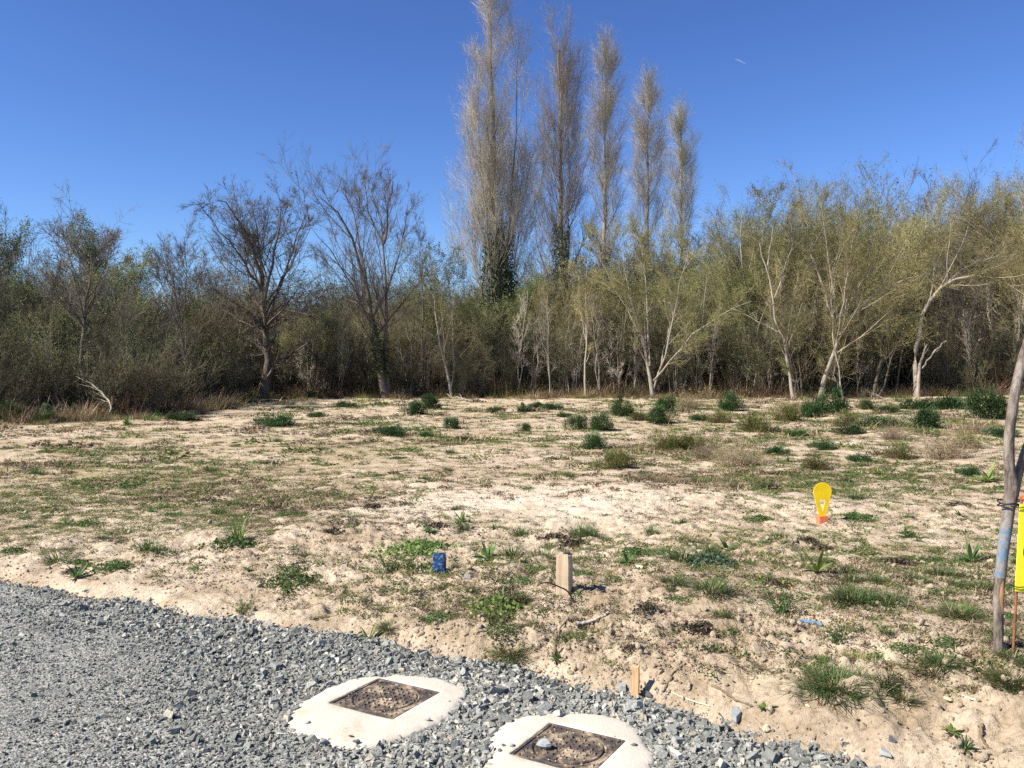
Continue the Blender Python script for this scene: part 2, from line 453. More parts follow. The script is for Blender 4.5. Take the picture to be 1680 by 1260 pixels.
def chip_mat(name, pal, inst=True):
    m, N, L, b = mat(name, 0.8, 0.3)
    r = ramp(N, pal); r.color_ramp.interpolation = 'LINEAR'
    if inst:
        a = N.new("ShaderNodeAttribute"); a.attribute_type = 'INSTANCER'; a.attribute_name = "tint"; L.new(a.outputs["Fac"], r.inputs[0])
    else:
        oi = N.new("ShaderNodeObjectInfo"); L.new(oi.outputs["Random"], r.inputs[0])
    n = noise(N, L, 3.0, 5, 0.7); q = ramp(N, [(0.3, (0.78, 0.78, 0.78)), (0.7, (1.12, 1.12, 1.1))]); L.new(n.outputs[0], q.inputs[0])
    L.new(mixc(N, L, r.outputs[0], q.outputs[0], 1.0, 'MULTIPLY'), b.inputs["Base Color"])
    bump(N, L, b, n.outputs[0], 0.05, 0.5)
    return m
SLATE = [(0.0, (0.115, 0.121, 0.109)), (0.35, (0.21, 0.218, 0.198)), (0.68, (0.325, 0.333, 0.303)), (0.86, (0.49, 0.485, 0.44)), (0.93, (0.36, 0.30, 0.21)), (1.0, (0.56, 0.54, 0.48))]
m_chip = chip_mat("slate_chip", SLATE); m_stone = chip_mat("slate_stone", SLATE[:4] + [(1.0, (0.43, 0.38, 0.29))], inst=False)
r_ = np.random.default_rng(3)
chips = []
for k in range(12):
    V, Q, T = chip(r_, 0.28 + 0.05 * k); chips.append(build("chip", V, Q, T, [m_chip]))
chip_col = proto_collection("chip_kinds", chips)

C1 = np.array([-0.60, 4.07]); C2 = np.array([0.235, 3.535])
def in_collar(x, y, grow=0.0):
    o = np.zeros(np.shape(x), bool)
    for C, R in ((C1, COLLAR1), (C2, COLLAR2)):
        a = np.arctan2(y - C[1], x - C[0]); o |= np.hypot(x - C[0], y - C[1]) < collar_r(R, a) + grow
    return o
def collar_r(R, a):
    return np.interp(a, R[0], R[1], period=2 * np.pi)
def outline(px, C):
    P = np.array([flat_at(*p, z=0.02) for p in px]) - C
    a = np.arctan2(P[:, 1], P[:, 0]); o = np.argsort(a); return a[o], np.hypot(P[:, 0], P[:, 1])[o]
COLLAR1 = outline([(466, 1186), (484, 1158), (520, 1135), (560, 1117), (640, 1106), (735, 1114), (764, 1130), (752, 1152), (722, 1180), (690, 1196), (645, 1212), (600, 1226), (540, 1218), (500, 1205)], C1)
COLLAR2 = outline([(785, 1262), (812, 1232), (806, 1195), (838, 1178), (925, 1167), (1010, 1172), (1040, 1190), (1062, 1222), (1070, 1262), (1030, 1300), (930, 1325), (830, 1300)], C2)

# fine chips: denser and finer in the wheel track, coarser along the soil edge and round the covers
def drive_points(n, smax, r):
    a = r.uniform(-38, 38, n * 3); d = np.sqrt(r.uniform(2.9 ** 2, 9.5 ** 2, n * 3))
    x = d * np.sin(np.radians(a)); y = d * np.cos(np.radians(a))
    s, t = edge_st(x, y)
    keep = (s < 0.05 - 0.10 * r.uniform(size=len(s)) ** 2 * 0 + 0.03 * r.normal(size=len(s))) & (r.uniform(size=len(s)) < np.clip((9.0 - d) / 4.5, 0.15, 1))
    coarse = np.clip(0.15 + 0.95 * sm((x + 2.2 + 0.35 * (y - 4)) / 1.5) + 0.75 * sm((s + 0.75) / 0.5) * sm((x + 5) / 3) + 0.5 * (fbm(x * 1.3, y * 1.3, 2, 61) - 0.5), 0, 1)
    keep &= ~in_collar(x, y, -0.055 * r.uniform(size=len(x)) ** 2)
    x, y, coarse, s = x[keep][:n], y[keep][:n], coarse[keep][:n], s[keep][:n]
    return x, y, coarse, s
x, y, co, s = drive_points(115000, 0, r_)
n = len(x)
size = (0.0068 + 0.0135 * co * r_.uniform(0.35, 1, n)) * np.exp(r_.normal(0, 0.46, n))
z = gravel_h(x, y) + size * r_.uniform(-0.02, 0.32, n) - 0.03 * sm((s + 0.03) / 0.1)
bank = H(x, y); z = np.where(s > 0.0, np.maximum(z, bank), z)
rot = np.stack([r_.normal(0, 0.30, n), r_.normal(0, 0.30, n), r_.uniform(0, 6.28, n)], 1)
near_c = in_collar(x, y, 0.16)
tint = np.clip(r_.beta(1.5, 2.3, n) * 0.98 + 0.10 * co + 0.25 * near_c * r_.uniform(size=n) + 0.12 * (fbm(x * 0.8, y * 0.8, 2, 62) - 0.5), 0, 0.9)
rare = r_.uniform(size=n); tint = np.where(rare > 0.988, 0.94, np.where(rare > 0.965, 1.0, tint))
scatter("gravel_chips", np.stack([x, y, z], 1), rot, size[:, None] * np.stack([r_.uniform(0.8, 1.5, n), r_.uniform(0.7, 1.1, n), r_.uniform(0.6, 1.1, n)], 1), r_.integers(0, 12, n), chip_col, parent=drive, tint=tint)

# the larger stones of the drive, one by one
stone_me = []
for k in range(10):
    V, Q, T = chip(r_, 0.5) if k % 2 else lump(r_, squash=(1, 0.75, 0.5)); stone_me.append(build("stone", V, Q, T, [m_stone]))
x, y, co, s = drive_points(4000, 0, r_)
w = co / np.hypot(x, y) ** 2; pick = r_.choice(len(x), 300, replace=False, p=w / w.sum())
for q in pick:
    sz = r_.uniform(0.024, 0.042) * (0.6 + 0.5 * co[q])
    link("stone", stone_me[r_.integers(0, 10)], drive, (x[q], y[q], float(gravel_h(x[q], y[q])) + sz * 0.14), (r_.normal(0, .2), r_.normal(0, .2), r_.uniform(0, 6.28)), (sz * r_.uniform(1, 1.5), sz, sz * r_.uniform(0.7, 1.1)))

# ------------------------------------------------------------------ manhole covers in their concrete collars
m_conc, N, L, b = mat("pale_concrete", 0.9, 0.2)
n1 = noise(N, L, 3.5, 6, 0.6); n2 = noise(N, L, 40, 4, 0.7)
r1 = ramp(N, [(0.30, (0.40, 0.34, 0.25)), (0.41, (0.48, 0.435, 0.355)), (0.7, (0.53, 0.495, 0.425))]); L.new(n1.outputs[0], r1.inputs[0])
r2 = ramp(N, [(0.28, (0.88, 0.86, 0.83)), (0.42, (1, 1, 1))]); L.new(n2.outputs[0], r2.inputs[0])
L.new(mixc(N, L, r1.outputs[0], r2.outputs[0], 1.0, 'MULTIPLY'), b.inputs["Base Color"])
nb = noise(N, L, 22, 8, 0.75); bump(N, L, b, nb.outputs[0], 0.006, 0.9)

m_iron, N, L, b = mat("rusty_muddy_iron", 0.75, 0.35)
n1 = noise(N, L, 9, 7, 0.7); n2 = noise(N, L, 60, 4, 0.6)
r1 = ramp(N, [(0.38, (0.035, 0.034, 0.036)), (0.46, (0.075, 0.058, 0.046)), (0.53, (0.15, 0.115, 0.08)), (0.60, (0.36, 0.29, 0.205))]); L.new(n1.outputs[0], r1.inputs[0])
r2 = ramp(N, [(0.3, (0.6, 0.6, 0.6)), (0.6, (1.1, 1.1, 1.1))]); L.new(n2.outputs[0], r2.inputs[0])
L.new(mixc(N, L, r1.outputs[0], r2.outputs[0], 1.0, 'MULTIPLY'), b.inputs["Base Color"])
bump(N, L, b, n2.outputs[0], 0.004, 1.0)
m_mud = noisy_mat("dried_mud", (.30, .23, .155), (.44, .36, .26), 30)
m_gap = noisy_mat("dark_gap_soil", (0.02, 0.018, 0.015), (0.05, 0.04, 0.03), 20)

def manhole(C, R, half, rz, top, label, collar_label, seed):
    r = np.random.default_rng(seed)
    root = empty("manhole_cover", (C[0], C[1], top), rz)
    tag(root, label, "manhole cover", "manhole covers in the gravel drive")
    A = 128; th = np.arange(A) * 2 * np.pi / A
    sq = 1 / np.maximum(np.abs(np.cos(th)), np.abs(np.sin(th)))        # unit square radius
    rl = half * 0.80                                                    # lid radius
    # frame: a square plate with a round opening, a rim and a drop into the pit
    rings = [(rl + 0.006, -0.03, 'c'), (rl + 0.005, -0.001, 'c'), (rl + 0.012, 0.004, 'c'), (rl + 0.02, 0.0, 'c'), (half - 0.012, 0.0, 's'), (half - 0.009, 0.005, 's'), (half - 0.001, 0.005, 's'), (half, -0.05, 's')]
    V = []
    for rr_, z, kd in rings:
        q = rr_ * (np.ones(A) if kd == 'c' else sq)
        if kd == 's': q = np.maximum(q, rl + 0.021)
        V.append(np.stack([q * np.cos(th), q * np.sin(th), np.full(A, z)], 1))
    i = np.arange(len(rings) - 1)[:, None] * A; j = np.arange(A)[None, :]; j2 = (j + 1) % A
    Q = np.stack([i + j, i + A + j, i + A + j2, i + j2], -1).reshape(-1, 4)[:, ::-1]
    link("frame", build("frame", np.concatenate(V), Q, mats=[m_iron]), root)
    # lid
    prof = [(0.0, 0.004), (rl * 0.5, 0.004), (rl - 0.012, 0.003), (rl - 0.009, 0.006), (rl - 0.002, 0.006), (rl, 0.003), (rl, -0.03)]
    V = [np.array([[0, 0, 0.004]])]
    for rr_, z in prof[1:]: V.append(np.stack([rr_ * np.cos(th), rr_ * np.sin(th), np.full(A, z)], 1))
    S = Soup(); S.add(np.concatenate(V), T=np.stack([np.zeros(A, int), 1 + np.arange(A), 1 + (np.arange(A) + 1) % A], 1))
    i = np.arange(len(prof) - 2)[:, None] * A + 1
    S.Q.append(np.stack([i + j, i + A + j, i + A + j2, i + j2], -1).reshape(-1, 4)[:, ::-1]); S.qi.append(np.zeros((len(prof) - 2) * A, int))
    lid = link("lid", S.mesh("lid", [m_iron]), root)
    # raised tread bars, turned alternately
    def treads(test, z0):
        S = Soup(); st = 0.030; kk = int(half / st) + 1
        for a in range(-kk, kk + 1):
            for c_ in range(-kk, kk + 1):
                x, y = a * st, c_ * st
                if not test(x, y): continue
                w, l = (0.018, 0.009) if (a + c_) % 2 else (0.009, 0.018)
                V, Q = box(0, 0, 0, w, l, 0.006); V[4:, :2] *= 0.7
                S.add(V + [x + r.normal(0, .0006), y + r.normal(0, .0006), z0 + 0.003 + r.normal(0, .0008)], Q)
        return S
    t = link("tread_bars", treads(lambda x, y: math.hypot(x, y) < rl - 0.02, 0.0035).mesh("tread_bars", [m_iron]), lid); t["kind"] = "stuff"
    t = link("tread_bars", treads(lambda x, y: math.hypot(x, y) > rl + 0.03 and max(abs(x), abs(y)) < half - 0.02, -0.001).mesh("tread_bars", [m_iron]), root); t["kind"] = "stuff"
    S = Soup()
    for q in range(110):
        V, Q, T = lump(r, squash=(1, .8, .6)); x, y = r.uniform(-half * .93, half * .93, 2); sz = .004 * math.exp(r.normal(0.2, .5))
        S.add(V * sz + [x, y, .006 + sz * .2], Q, T, mi=int(r.uniform() < .35))
    t = link("mud_crumbs", S.mesh("mud_crumbs", [m_mud, m_gap]), root); t["kind"] = "stuff"
    pit, pq = box(0, 0, -0.045, half * 1.9, half * 1.9, 0.02)
    link("pit", build("pit", pit, pq, mats=[m_gap]), root)
    # collar: from the square opening out to the ragged edge of the pour
    A2 = 160; tw = np.arange(A2) * 2 * np.pi / A2
    sq2 = (half + 0.002) / np.maximum(np.abs(np.cos(tw - rz)), np.abs(np.sin(tw - rz)))
    ro = collar_r(R, (tw + np.pi) % (2 * np.pi) - np.pi) * (1 + 0.13 * (fbm(np.cos(tw) * 5 + seed, np.sin(tw) * 5, 4, 71) - 0.5) + 0.006 * r.normal(size=A2))
    ks = [(0.0, -0.05), (0.0, 0.004), (0.05, 0.008), (0.2, 0.007), (0.4, 0.005), (0.6, 0.003), (0.8, 0.0), (0.92, -0.004), (1.0, -0.012), (1.05, -0.05)]
    V = []
    for f_, z in ks:
        q = sq2 + (ro - sq2) * f_; x = C[0] + q * np.cos(tw); y = C[1] + q * np.sin(tw)
        zz = top + z + (0.010 * (fbm(x * 11, y * 11, 4, 72) - 0.5) if f_ > 0.03 else 0)
        V.append(np.stack([x, y, zz + 0 * x], 1) - [C[0], C[1], 0])
    i = np.arange(len(ks) - 1)[:, None] * A2; j = np.arange(A2)[None, :]; j2 = (j + 1) % A2
    Q = np.stack([i + j, i + A2 + j, i + A2 + j2, i + j2], -1).reshape(-1, 4)
    me = build("concrete_collar", np.concatenate(V), Q, mats=[m_conc], smooth=True)
    o = link("concrete_collar", me, None, (C[0], C[1], 0.0))
    tag(o, collar_label, "concrete collar", "concrete collars round the manhole covers")
    return root
RZ = math.radians(-30)
manhole(C1, COLLAR1, 0.185, RZ, 0.017, "square cast iron manhole cover with round lid, whole in view, edges clear of concrete", "cream concrete collar round the manhole cover seen whole", 11)
manhole(C2, COLLAR2, 0.178, RZ, 0.017, "muddy iron manhole cover with a grey stone lying on its round lid", "cream concrete collar cut off by the bottom edge of the picture", 12)

# ------------------------------------------------------------------ trees: growth
def resample(P, S):
    P = np.asarray(P, float); d = np.concatenate([[0], np.cumsum(np.linalg.norm(np.diff(P, axis=0), axis=1))])
    # smooth the drawn line a little
    t = np.linspace(0, d[-1], S)
    return np.stack([np.interp(t, d, P[:, k]) for k in range(3)], 1)

def grow(st, d, Lg, r0, nseg, gnarl, trop, tip, r):
    N = len(st); pts = np.zeros((N, nseg + 1, 3)); pts[:, 0] = st; d = nrm(d)
    trop = np.asarray(trop, float) if np.ndim(trop) else np.array([0, 0, trop])
    for q in range(nseg):
        d = nrm(d + gnarl * r.normal(size=(N, 3)) + trop)
        pts[:, q + 1] = pts[:, q] + d * (Lg / nseg)[:, None]
    rad = r0[:, None] * (1 - (1 - tip) * np.linspace(0, 1, nseg + 1)[None, :])
    return pts, rad

def shoot(pts, rad, m, t0, t1, ang, asd, r, tpow=1.0):
    N, S = pts.shape[:2]
    t = t0 + (t1 - t0) * r.uniform(size=(N, m)) ** tpow
    f = t * (S - 1); k = np.minimum(f.astype(int), S - 2); w = f - k
    I = np.arange(N)[:, None]
    p = pts[I, k] * (1 - w[..., None]) + pts[I, k + 1] * w[..., None]
    T = nrm(pts[I, k + 1] - pts[I, k]); rr_ = rad[I, k] * (1 - w) + rad[I, k + 1] * w
    perp = nrm(np.cross(T, r.normal(size=T.shape)))
    a = np.radians(ang + asd * r.normal(size=t.shape))[..., None]
    d = T * np.cos(a) + perp * np.sin(a)
    Lp = np.linalg.norm(np.diff(pts, axis=1), axis=2).sum(1)
    return p.reshape(-1, 3), d.reshape(-1, 3), t.ravel(), rr_.ravel(), np.repeat(Lp, m)

def make_tree(stems, levels, leaf, r, k0=8, S0=9, wob=0.0):
    trunk, crown = Soup(), Soup()
    P = np.stack([resample(s[0], S0) for s in stems]); R = np.stack([np.linspace(s[1], s[2], S0) for s in stems])
    if wob: P[:, 1:] += wob * r.normal(size=P[:, 1:].shape)
    flare = np.array([1.35, 1.08] + [1.0] * (S0 - 2)); 
    for q, s in enumerate(stems):
        if len(s) > 3 and s[3]: R[q] *= flare
    V, Q = tubes(P, R, k0); trunk.add(V, Q, mi=0)
    pts, rad = P, R
    for li, lv in enumerate(levels):
        p, d, t, pr, Lp = shoot(pts, rad, lv['m'], lv.get('t0', .2), lv.get('t1', 1.0), lv['ang'], lv.get('asd', 10), r, lv.get('tpow', 1.0))
        n = len(p)
        Lg = (lv['len'] if 'len' in lv else lv['lk'] * Lp) * (1 - lv.get('taper', .5) * t) * r.uniform(0.65, 1.2, n)
        rr_ = np.maximum(pr * lv.get('rk', .6), lv.get('rmin', .004)); rr_ = np.minimum(rr_, pr * 0.95 + 0.001)
        if lv.get('cone'):
            d2 = nrm(d + np.array([0, 0, lv.get('trop', 0)]) + lv.get('gnarl', .1) * r.normal(size=d.shape))
            e = p + d2 * Lg[:, None]
            V, T = cones(p, e, rr_); crown.add(V, T=T, mi=0)
            pts = np.stack([p, e], 1); rad = np.stack([rr_, rr_ * .3], 1)
        else:
            pts, rad = grow(p, d, Lg, rr_, lv.get('nseg', 4), lv.get('gnarl', .12), lv.get('trop', .05), lv.get('tip', .35), r)
            V, Q = tubes(pts, rad, lv.get('k', 4))
            (trunk if lv.get('wood') else crown).add(V, Q, mi=0)
    if leaf:
        n = len(pts); per = leaf['per']
        if per < 1: sel = r.choice(n, int(n * per), replace=False); per = 1
        else: sel = np.arange(n)
        f = r.uniform(leaf.get('t0', .1), 1.05, (len(sel), per)) * (pts.shape[1] - 1); k = np.minimum(f.astype(int), pts.shape[1] - 2); w = (f - k)[..., None]
        I = sel[:, None]; C = (pts[I, k] * (1 - w) + pts[I, k + 1] * w).reshape(-1, 3) + leaf.get('spread', .03) * r.normal(size=(len(sel) * per, 3))
        if 'zmin' in leaf: C = C[C[:, 2] > leaf['zmin']]
        V, Q = leaf_quads(C, leaf['size'] * r.uniform(.6, 1.3, len(C)), r); crown.add(V, Q, mi=1)
    return trunk, crown

def ivy_soup(path, rad0, h0, h1, n, r, size=0.11):
    """ivy leaves wrapped round a stem between two heights (fractions of the path)"""
    P = resample(path, 40); t = h0 + (h1 - h0) * r.uniform(size=n) ** 1.4; f = t * 39; k = np.minimum(f.astype(int), 38); w = (f - k)[:, None]
    c = P[k] * (1 - w) + P[k + 1] * w
    lump_ = 0.45 + 1.1 * fbm(t * 40, np.zeros(n), 3, 81); a = r.uniform(0, 6.28, n); rr_ = rad0 * (0.5 + 1.0 * np.sqrt(r.uniform(size=n))) * lump_ * (1.15 - 0.75 * (t - h0) / (h1 - h0 + 1e-6))
    c = c + np.stack([np.cos(a) * rr_, np.sin(a) * rr_, 0.15 * r.normal(size=n)], 1)
    V, Q = leaf_quads(c, size * r.uniform(.6, 1.3, n), r, aspect=.5); return Soup().add(V, Q)

# bark and foliage
def bark(name, c0, c1, c2, sc=7): return noisy_mat(name, c0, c1, sc, 0.95, 0.02, (1, 1, .22), c2)
bk_oak = bark("dark_oak_bark", (.075, .062, .05), (.15, .125, .10), (.24, .21, .17))
bk_pale = bark("pale_willow_bark", (.20, .17, .13), (.36, .32, .255), (.50, .46, .38), 9)
bk_mid = bark("grey_brown_bark", (.07, .056, .042), (.13, .108, .082), (.23, .20, .155))
bk_pop = bark("poplar_bark", (.15, .125, .09), (.28, .24, .18), (.40, .355, .28))
tw_purple = leaf_mat("purple_brown_twigs", [(.065, .055, .048), (.11, .096, .085), (.18, .158, .138)], 0, .9)
tw_tan = leaf_mat("tan_poplar_twigs", [(.27, .235, .175), (.37, .325, .25), (.48, .43, .345)], 0, .9)
tw_olive = leaf_mat("olive_willow_twigs", [(.15, .14, .055), (.25, .225, .10), (.37, .32, .19)], 0, .9)
tw_grey = leaf_mat("grey_thicket_twigs", [(.055, .047, .027), (.105, .09, .052), (.19, .165, .105)], 0, .9)
lf_pop = leaf_mat("poplar_buds", [(.17, .165, .065), (.25, .235, .10), (.32, .28, .15)], .3)
lf_olive = leaf_mat("willow_young_leaves", [(.15, .165, .045), (.22, .235, .07), (.30, .295, .11)], .4)
lf_green = leaf_mat("fresh_green_leaves", [(.09, .125, .04), (.15, .185, .065), (.24, .265, .11)], .4)
lf_dark = leaf_mat("dark_thicket_leaves", [(.035, .05, .016), (.06, .082, .025), (.11, .12, .042)], .3)
lf_ivy = leaf_mat("ivy_leaves", [(.028, .05, .015), (.05, .085, .022), (.12, .15, .04)], .15, .4)

def put_tree(name, base, trunk_me, crown_me, label, cat="tree", group=None, rz=0.0, sc=(1, 1, 1), ivy=None):
    o = empty(name, tuple(base), rz); o.scale = sc
    link("trunk", trunk_me, o); link("crown", crown_me, o)
    if ivy is not None: link("ivy", ivy, o)
    tag(o, label, cat, group); return o

def ground_z(x, y): return Hs(x, y) - 0.06
def pxl(path, Y, r=None, dy=0.0):
    """a stem drawn over the photograph: (px, py[, depth offset]) at about Y metres"""
    return np.array([at_depth(p[0], p[1], Y + (p[2] if len(p) > 2 else 0)) for p in path])

def drawn_tree(name, label, Y, stems, levels, leaf, bark_m, tw_m, lf_m, seed, ivy=None, wob=0.03, k0=8, S0=9, group=None, thin=.62):
    r = np.random.default_rng(seed)
    base = pxl([stems[0][0][0]], Y)[0]; base[2] = ground_z(base[0], base[1])
    ss = []
    for q_, (path, r0, r1) in enumerate(stems):
        P = pxl(path, Y)
        if thin: r0, r1 = r0 * (.85 if q_ == 0 else thin), r1 * .6
        if path[0][:2] == stems[0][0][0][:2] or len(path[0]) == 4: P[0, 2] = base[2]
        ss.append((P - base, r0, r1, path[0][:2] == stems[0][0][0][:2]))
    tr, cr = make_tree(ss, levels, leaf, r, k0, S0, wob)
    iv = None
    if ivy:
        S = Soup()
        for q, rad, h0, h1, n in ivy:
            z = ivy_soup(ss[q][0], rad, h0, h1, n, r); S.add(z.V[0], z.Q[0])
        iv = S.mesh("ivy", [lf_ivy])
    return put_tree(name, base, tr.mesh("trunk", [bark_m], True), cr.mesh("crown", [tw_m, lf_m]), label, "tree", group, ivy=iv)

# ---- the five Lombardy-shaped poplars in a receding row
POP = [dict(m=58, t0=.10, t1=.985, tpow=.88, ang=30, asd=7, len=4.0, taper=.45, rk=.22, rmin=.011, nseg=7, gnarl=.045, trop=.17, k=4, wood=1),
       dict(m=9, t0=.08, t1=1, ang=24, asd=9, len=2.0, taper=.35, rk=.5, rmin=.0062, nseg=4, gnarl=.06, trop=.20, k=3),
       dict(m=7, t0=.08, t1=1, ang=24, asd=10, len=1.05, taper=.3, rk=.6, rmin=.0048, nseg=2, gnarl=.16, trop=.16, k=3),
       dict(m=3, t0=.1, t1=1, ang=34, asd=16, len=.50, taper=.2, rk=.8, rmin=.0042, cone=1, trop=.15)]
def poplar(label, Y, top, base_px, extra, seed, r0=.30, leafsize=.038, per=1, ivy=None, lv=None):
    ground_py = 655
    stems = [([(base_px, ground_py), (base_px + .25 * (top[0] - base_px), ground_py - .3 * (ground_py - top[1])), (base_px + .6 * (top[0] - base_px), ground_py - .65 * (ground_py - top[1])), top], r0, .02)]
    stems = stems + [(stems[0][0], r0 * .7, .012)] + extra
    return drawn_tree("poplar_tree", label, Y, stems, lv or POP, dict(per=per, size=leafsize, spread=.05), bk_pop, tw_tan, lf_pop, seed, ivy=ivy, wob=.04, S0=12, group="poplars in a row behind the wood")
lv1 = [dict(POP[0], m=24, len=4.6, ang=31, asd=10, taper=.76)] + POP[1:]
poplar("tallest columnar poplar of the row, with ivy climbing its double trunk", 45, (803, -18), 818,
       [([(822, 600, .3), (834, 400, .5), (846, 220, .6), (852, 70, .6)], .15, .015), ([(812, 520, -.5), (794, 330, -.8), (786, 220, -.9), (786, 140, -.9)], .09, .012), ([(826, 560, .8), (848, 400, 1.2), (860, 330, 1.3), (862, 250, 1.3)], .06, .01), ([(808, 560, .8), (782, 430, 1.0), (776, 360, 1.1), (776, 290, 1.1)], .06, .01)], 101, .33, lv=lv1,
       ivy=[(0, .95, .02, .42, 7500), (2, .55, .02, .40, 2200), (3, .4, 0., .3, 500)])
poplar("second tallest columnar poplar, just beside the tallest one", 50, (917, 46), 922,
       [([(926, 560, .5), (934, 400, .6), (934, 260, .6), (928, 110, .4)], .10, .008)], 102, .28, lv=[dict(POP[0], m=27, len=5.2, ang=35, asd=10, taper=.78)] + POP[1:],
       ivy=[(0, .65, .02, .45, 3600), (2, .4, 0., .25, 700)])
p3 = poplar("third poplar of the row, slim with a pinkish bare top", 55.5, (993, 95), 990, [], 103, .26, lv=[dict(POP[0], m=36, len=5.0, ang=35, asd=10, taper=.80), dict(POP[1], len=1.6, ang=28)]+ POP[2:], per=1)
def copy_poplar(px, top, Y, label, rz, wide):
    b = at_depth(px, 650, Y); b[2] = ground_z(b[0], b[1]); t = at_depth(px, top, Y)[2]
    h0 = 21.3; k = (t - b[2]) / h0
    kids = p3.children
    o = put_tree("poplar_tree", b, kids[0].data, kids[1].data, label, group="poplars in a row behind the wood", rz=rz, sc=(k * wide, k * wide, k)); return o
copy_poplar(1062, 140, 60, "fourth poplar of the row, rising behind the olive willow", 2.1, 1.15)
copy_poplar(1116, 190, 67, "farthest and shortest poplar of the row", 4.3, 1.15)

# ---- bare trees at the edge of the wood
BARE = [dict(m=11, t0=.12, t1=.98, ang=40, asd=10, lk=.50, taper=.45, rk=.42, rmin=.011, nseg=6, gnarl=.075, trop=.06, k=5, wood=1),
        dict(m=7, t0=.10, t1=1, ang=36, asd=10, lk=.56, taper=.4, rk=.5, rmin=.0065, nseg=4, gnarl=.085, trop=.06, k=3),
        dict(m=6, t0=.08, t1=1, ang=36, asd=12, lk=.62, taper=.35, rk=.6, rmin=.0048, nseg=3, gnarl=.10, trop=.06, k=3),
        dict(m=4, t0=.1, t1=1, ang=34, asd=12, lk=.62, taper=.25, rk=.75, rmin=.0042, cone=1, trop=.06)]
drawn_tree("oak_tree", "broad bare tree with rounded crown and dark single trunk flecked with yellow", 36.5, [
    ([(430, 662), (441, 600), (437, 545), (432, 480)], .24, .15),
    ([(434, 500), (424, 440), (404, 380, -.6), (362, 318, -1.1), (352, 326, -1.3)], .13, .02),
    ([(433, 490), (428, 430, .3), (420, 370, .5), (412, 330, .6)], .13, .02),
    ([(433, 500), (442, 450, -.4), (455, 390, -.6), (462, 330, -.7), (470, 334, -.7)], .12, .02),
    ([(436, 520), (462, 465, .6), (480, 410, .9), (500, 350, 1.0), (504, 345, 1.1)], .11, .02),
    ([(432, 510), (400, 470, .7), (365, 435, 1.2), (335, 385, 1.4)], .10, .02), ([(430, 480), (395, 420, -.9), (360, 380, -1.3), (335, 345, -1.5)], .09, .015), ([(436, 500), (475, 440, -.9), (495, 400, -1.3), (512, 372, -1.5)], .08, .015),
    ([(434, 545), (385, 520, .9), (345, 500, 1.4), (322, 480, 1.6)], .07, .012), ([(437, 540), (480, 520, 1.0), (515, 500, 1.5), (535, 475, 1.7)], .07, .012), ([(434, 540), (395, 500, -1.2), (350, 475, -1.9), (315, 450, -2.2)], .08, .015),
    ([(437, 535), (470, 500, -1.0), (500, 478, -1.6), (522, 450, -1.9)], .08, .015),
    ([(428, 470), (405, 420, 1.3), (390, 350, 2.2), (388, 338, 2.6)], .09, .015)],
    [dict(BARE[0], m=13, ang=46, trop=.045)] + BARE[1:], dict(per=.035, size=.075, spread=.06), bk_oak, tw_purple, leaf_mat("lichen_yellow_leaves", [(.35, .26, .05), (.22, .19, .05)], .3), 111)
drawn_tree("bare_tree", "tall bare tree of two leaning stems with ivy low on the trunk", 37, [
    ([(634, 648), (622, 590), (606, 500), (590, 430), (575, 380, -.4), (545, 330, -.8), (522, 322, -1.0)], .19, .02),
    ([(636, 648, 0, 1), (634, 560, .3), (633, 470, .5), (628, 400, .6), (622, 330, .6), (606, 320, .6)], .16, .02),
    ([(606, 500), (596, 430, .5), (580, 350, .9), (560, 290, 1.2), (552, 318, 1.3)], .10, .015),
    ([(630, 400, .6), (638, 340, .2), (645, 290, .0), (634, 312, -.1)], .09, .012),
    ([(628, 400, .6), (605, 350, 1.2), (598, 300, 1.4), (588, 318, 1.5)], .08, .012),
    ([(612, 540), (580, 470, -.8), (540, 410, -1.4), (508, 370, -1.7)], .07, .012),
    ([(634, 480, .5), (655, 420, 1.0), (665, 370, 1.2), (668, 330, 1.3)], .06, .012)],
    [dict(BARE[0], m=10, ang=34, trop=.10)] + [dict(q, ang=35, trop=.09) for q in BARE[1:]], None, bk_oak, tw_purple, lf_olive, 112,
    ivy=[(0, .20, .12, .36, 650), (1, .12, .1, .3, 200)])

# ---- willows and pale stems at the right half of the wood's edge
WIL = [dict(m=11, t0=.2, t1=.98, ang=34, asd=10, lk=.46, taper=.45, rk=.45, rmin=.010, nseg=6, gnarl=.08, trop=.08, k=4, wood=1),
       dict(m=8, t0=.10, t1=1, ang=32, asd=12, lk=.56, taper=.35, rk=.5, rmin=.006, nseg=4, gnarl=.10, trop=.06, k=3),
       dict(m=7, t0=.08, t1=1, ang=32, asd=14, lk=.6, taper=.3, rk=.6, rmin=.0044, nseg=2, gnarl=.12, trop=.05, k=3),
       dict(m=4, t0=.1, t1=1, ang=34, asd=14, lk=.7, taper=.2, rk=.75, rmin=.0038, cone=1, trop=.04)]
drawn_tree("willow_tree", "olive green willow with white forked stems in front of the poplar row", 37.5, [
    ([(1072, 650), (1062, 590), (1050, 540), (1035, 480, -.4), (1020, 430, -.6), (1012, 405, -.7)], .10, .02),
    ([(1066, 600), (1062, 520, .3), (1060, 450, .4), (1050, 380, .4), (1044, 385, .4)], .08, .015),
    ([(1072, 640), (1096, 570, -.4), (1110, 490, -.5), (1125, 420, -.5), (1132, 405, -.5)], .08, .015),
    ([(1072, 625), (1100, 590, -.9), (1140, 545, -1.5), (1190, 512, -2.0), (1232, 495, -2.3)], .07, .012),
    ([(1085, 600), (1100, 520, .8), (1098, 440, 1.2), (1094, 405, 1.4)], .06, .012),
    ([(1060, 570), (1020, 490, .8), (985, 430, 1.2), (970, 400, 1.4)], .05, .012)],
    [dict(WIL[0], lk=.34)] + WIL[1:], dict(per=1, size=.036, spread=.05), bk_pale, tw_olive, lf_olive, 121)
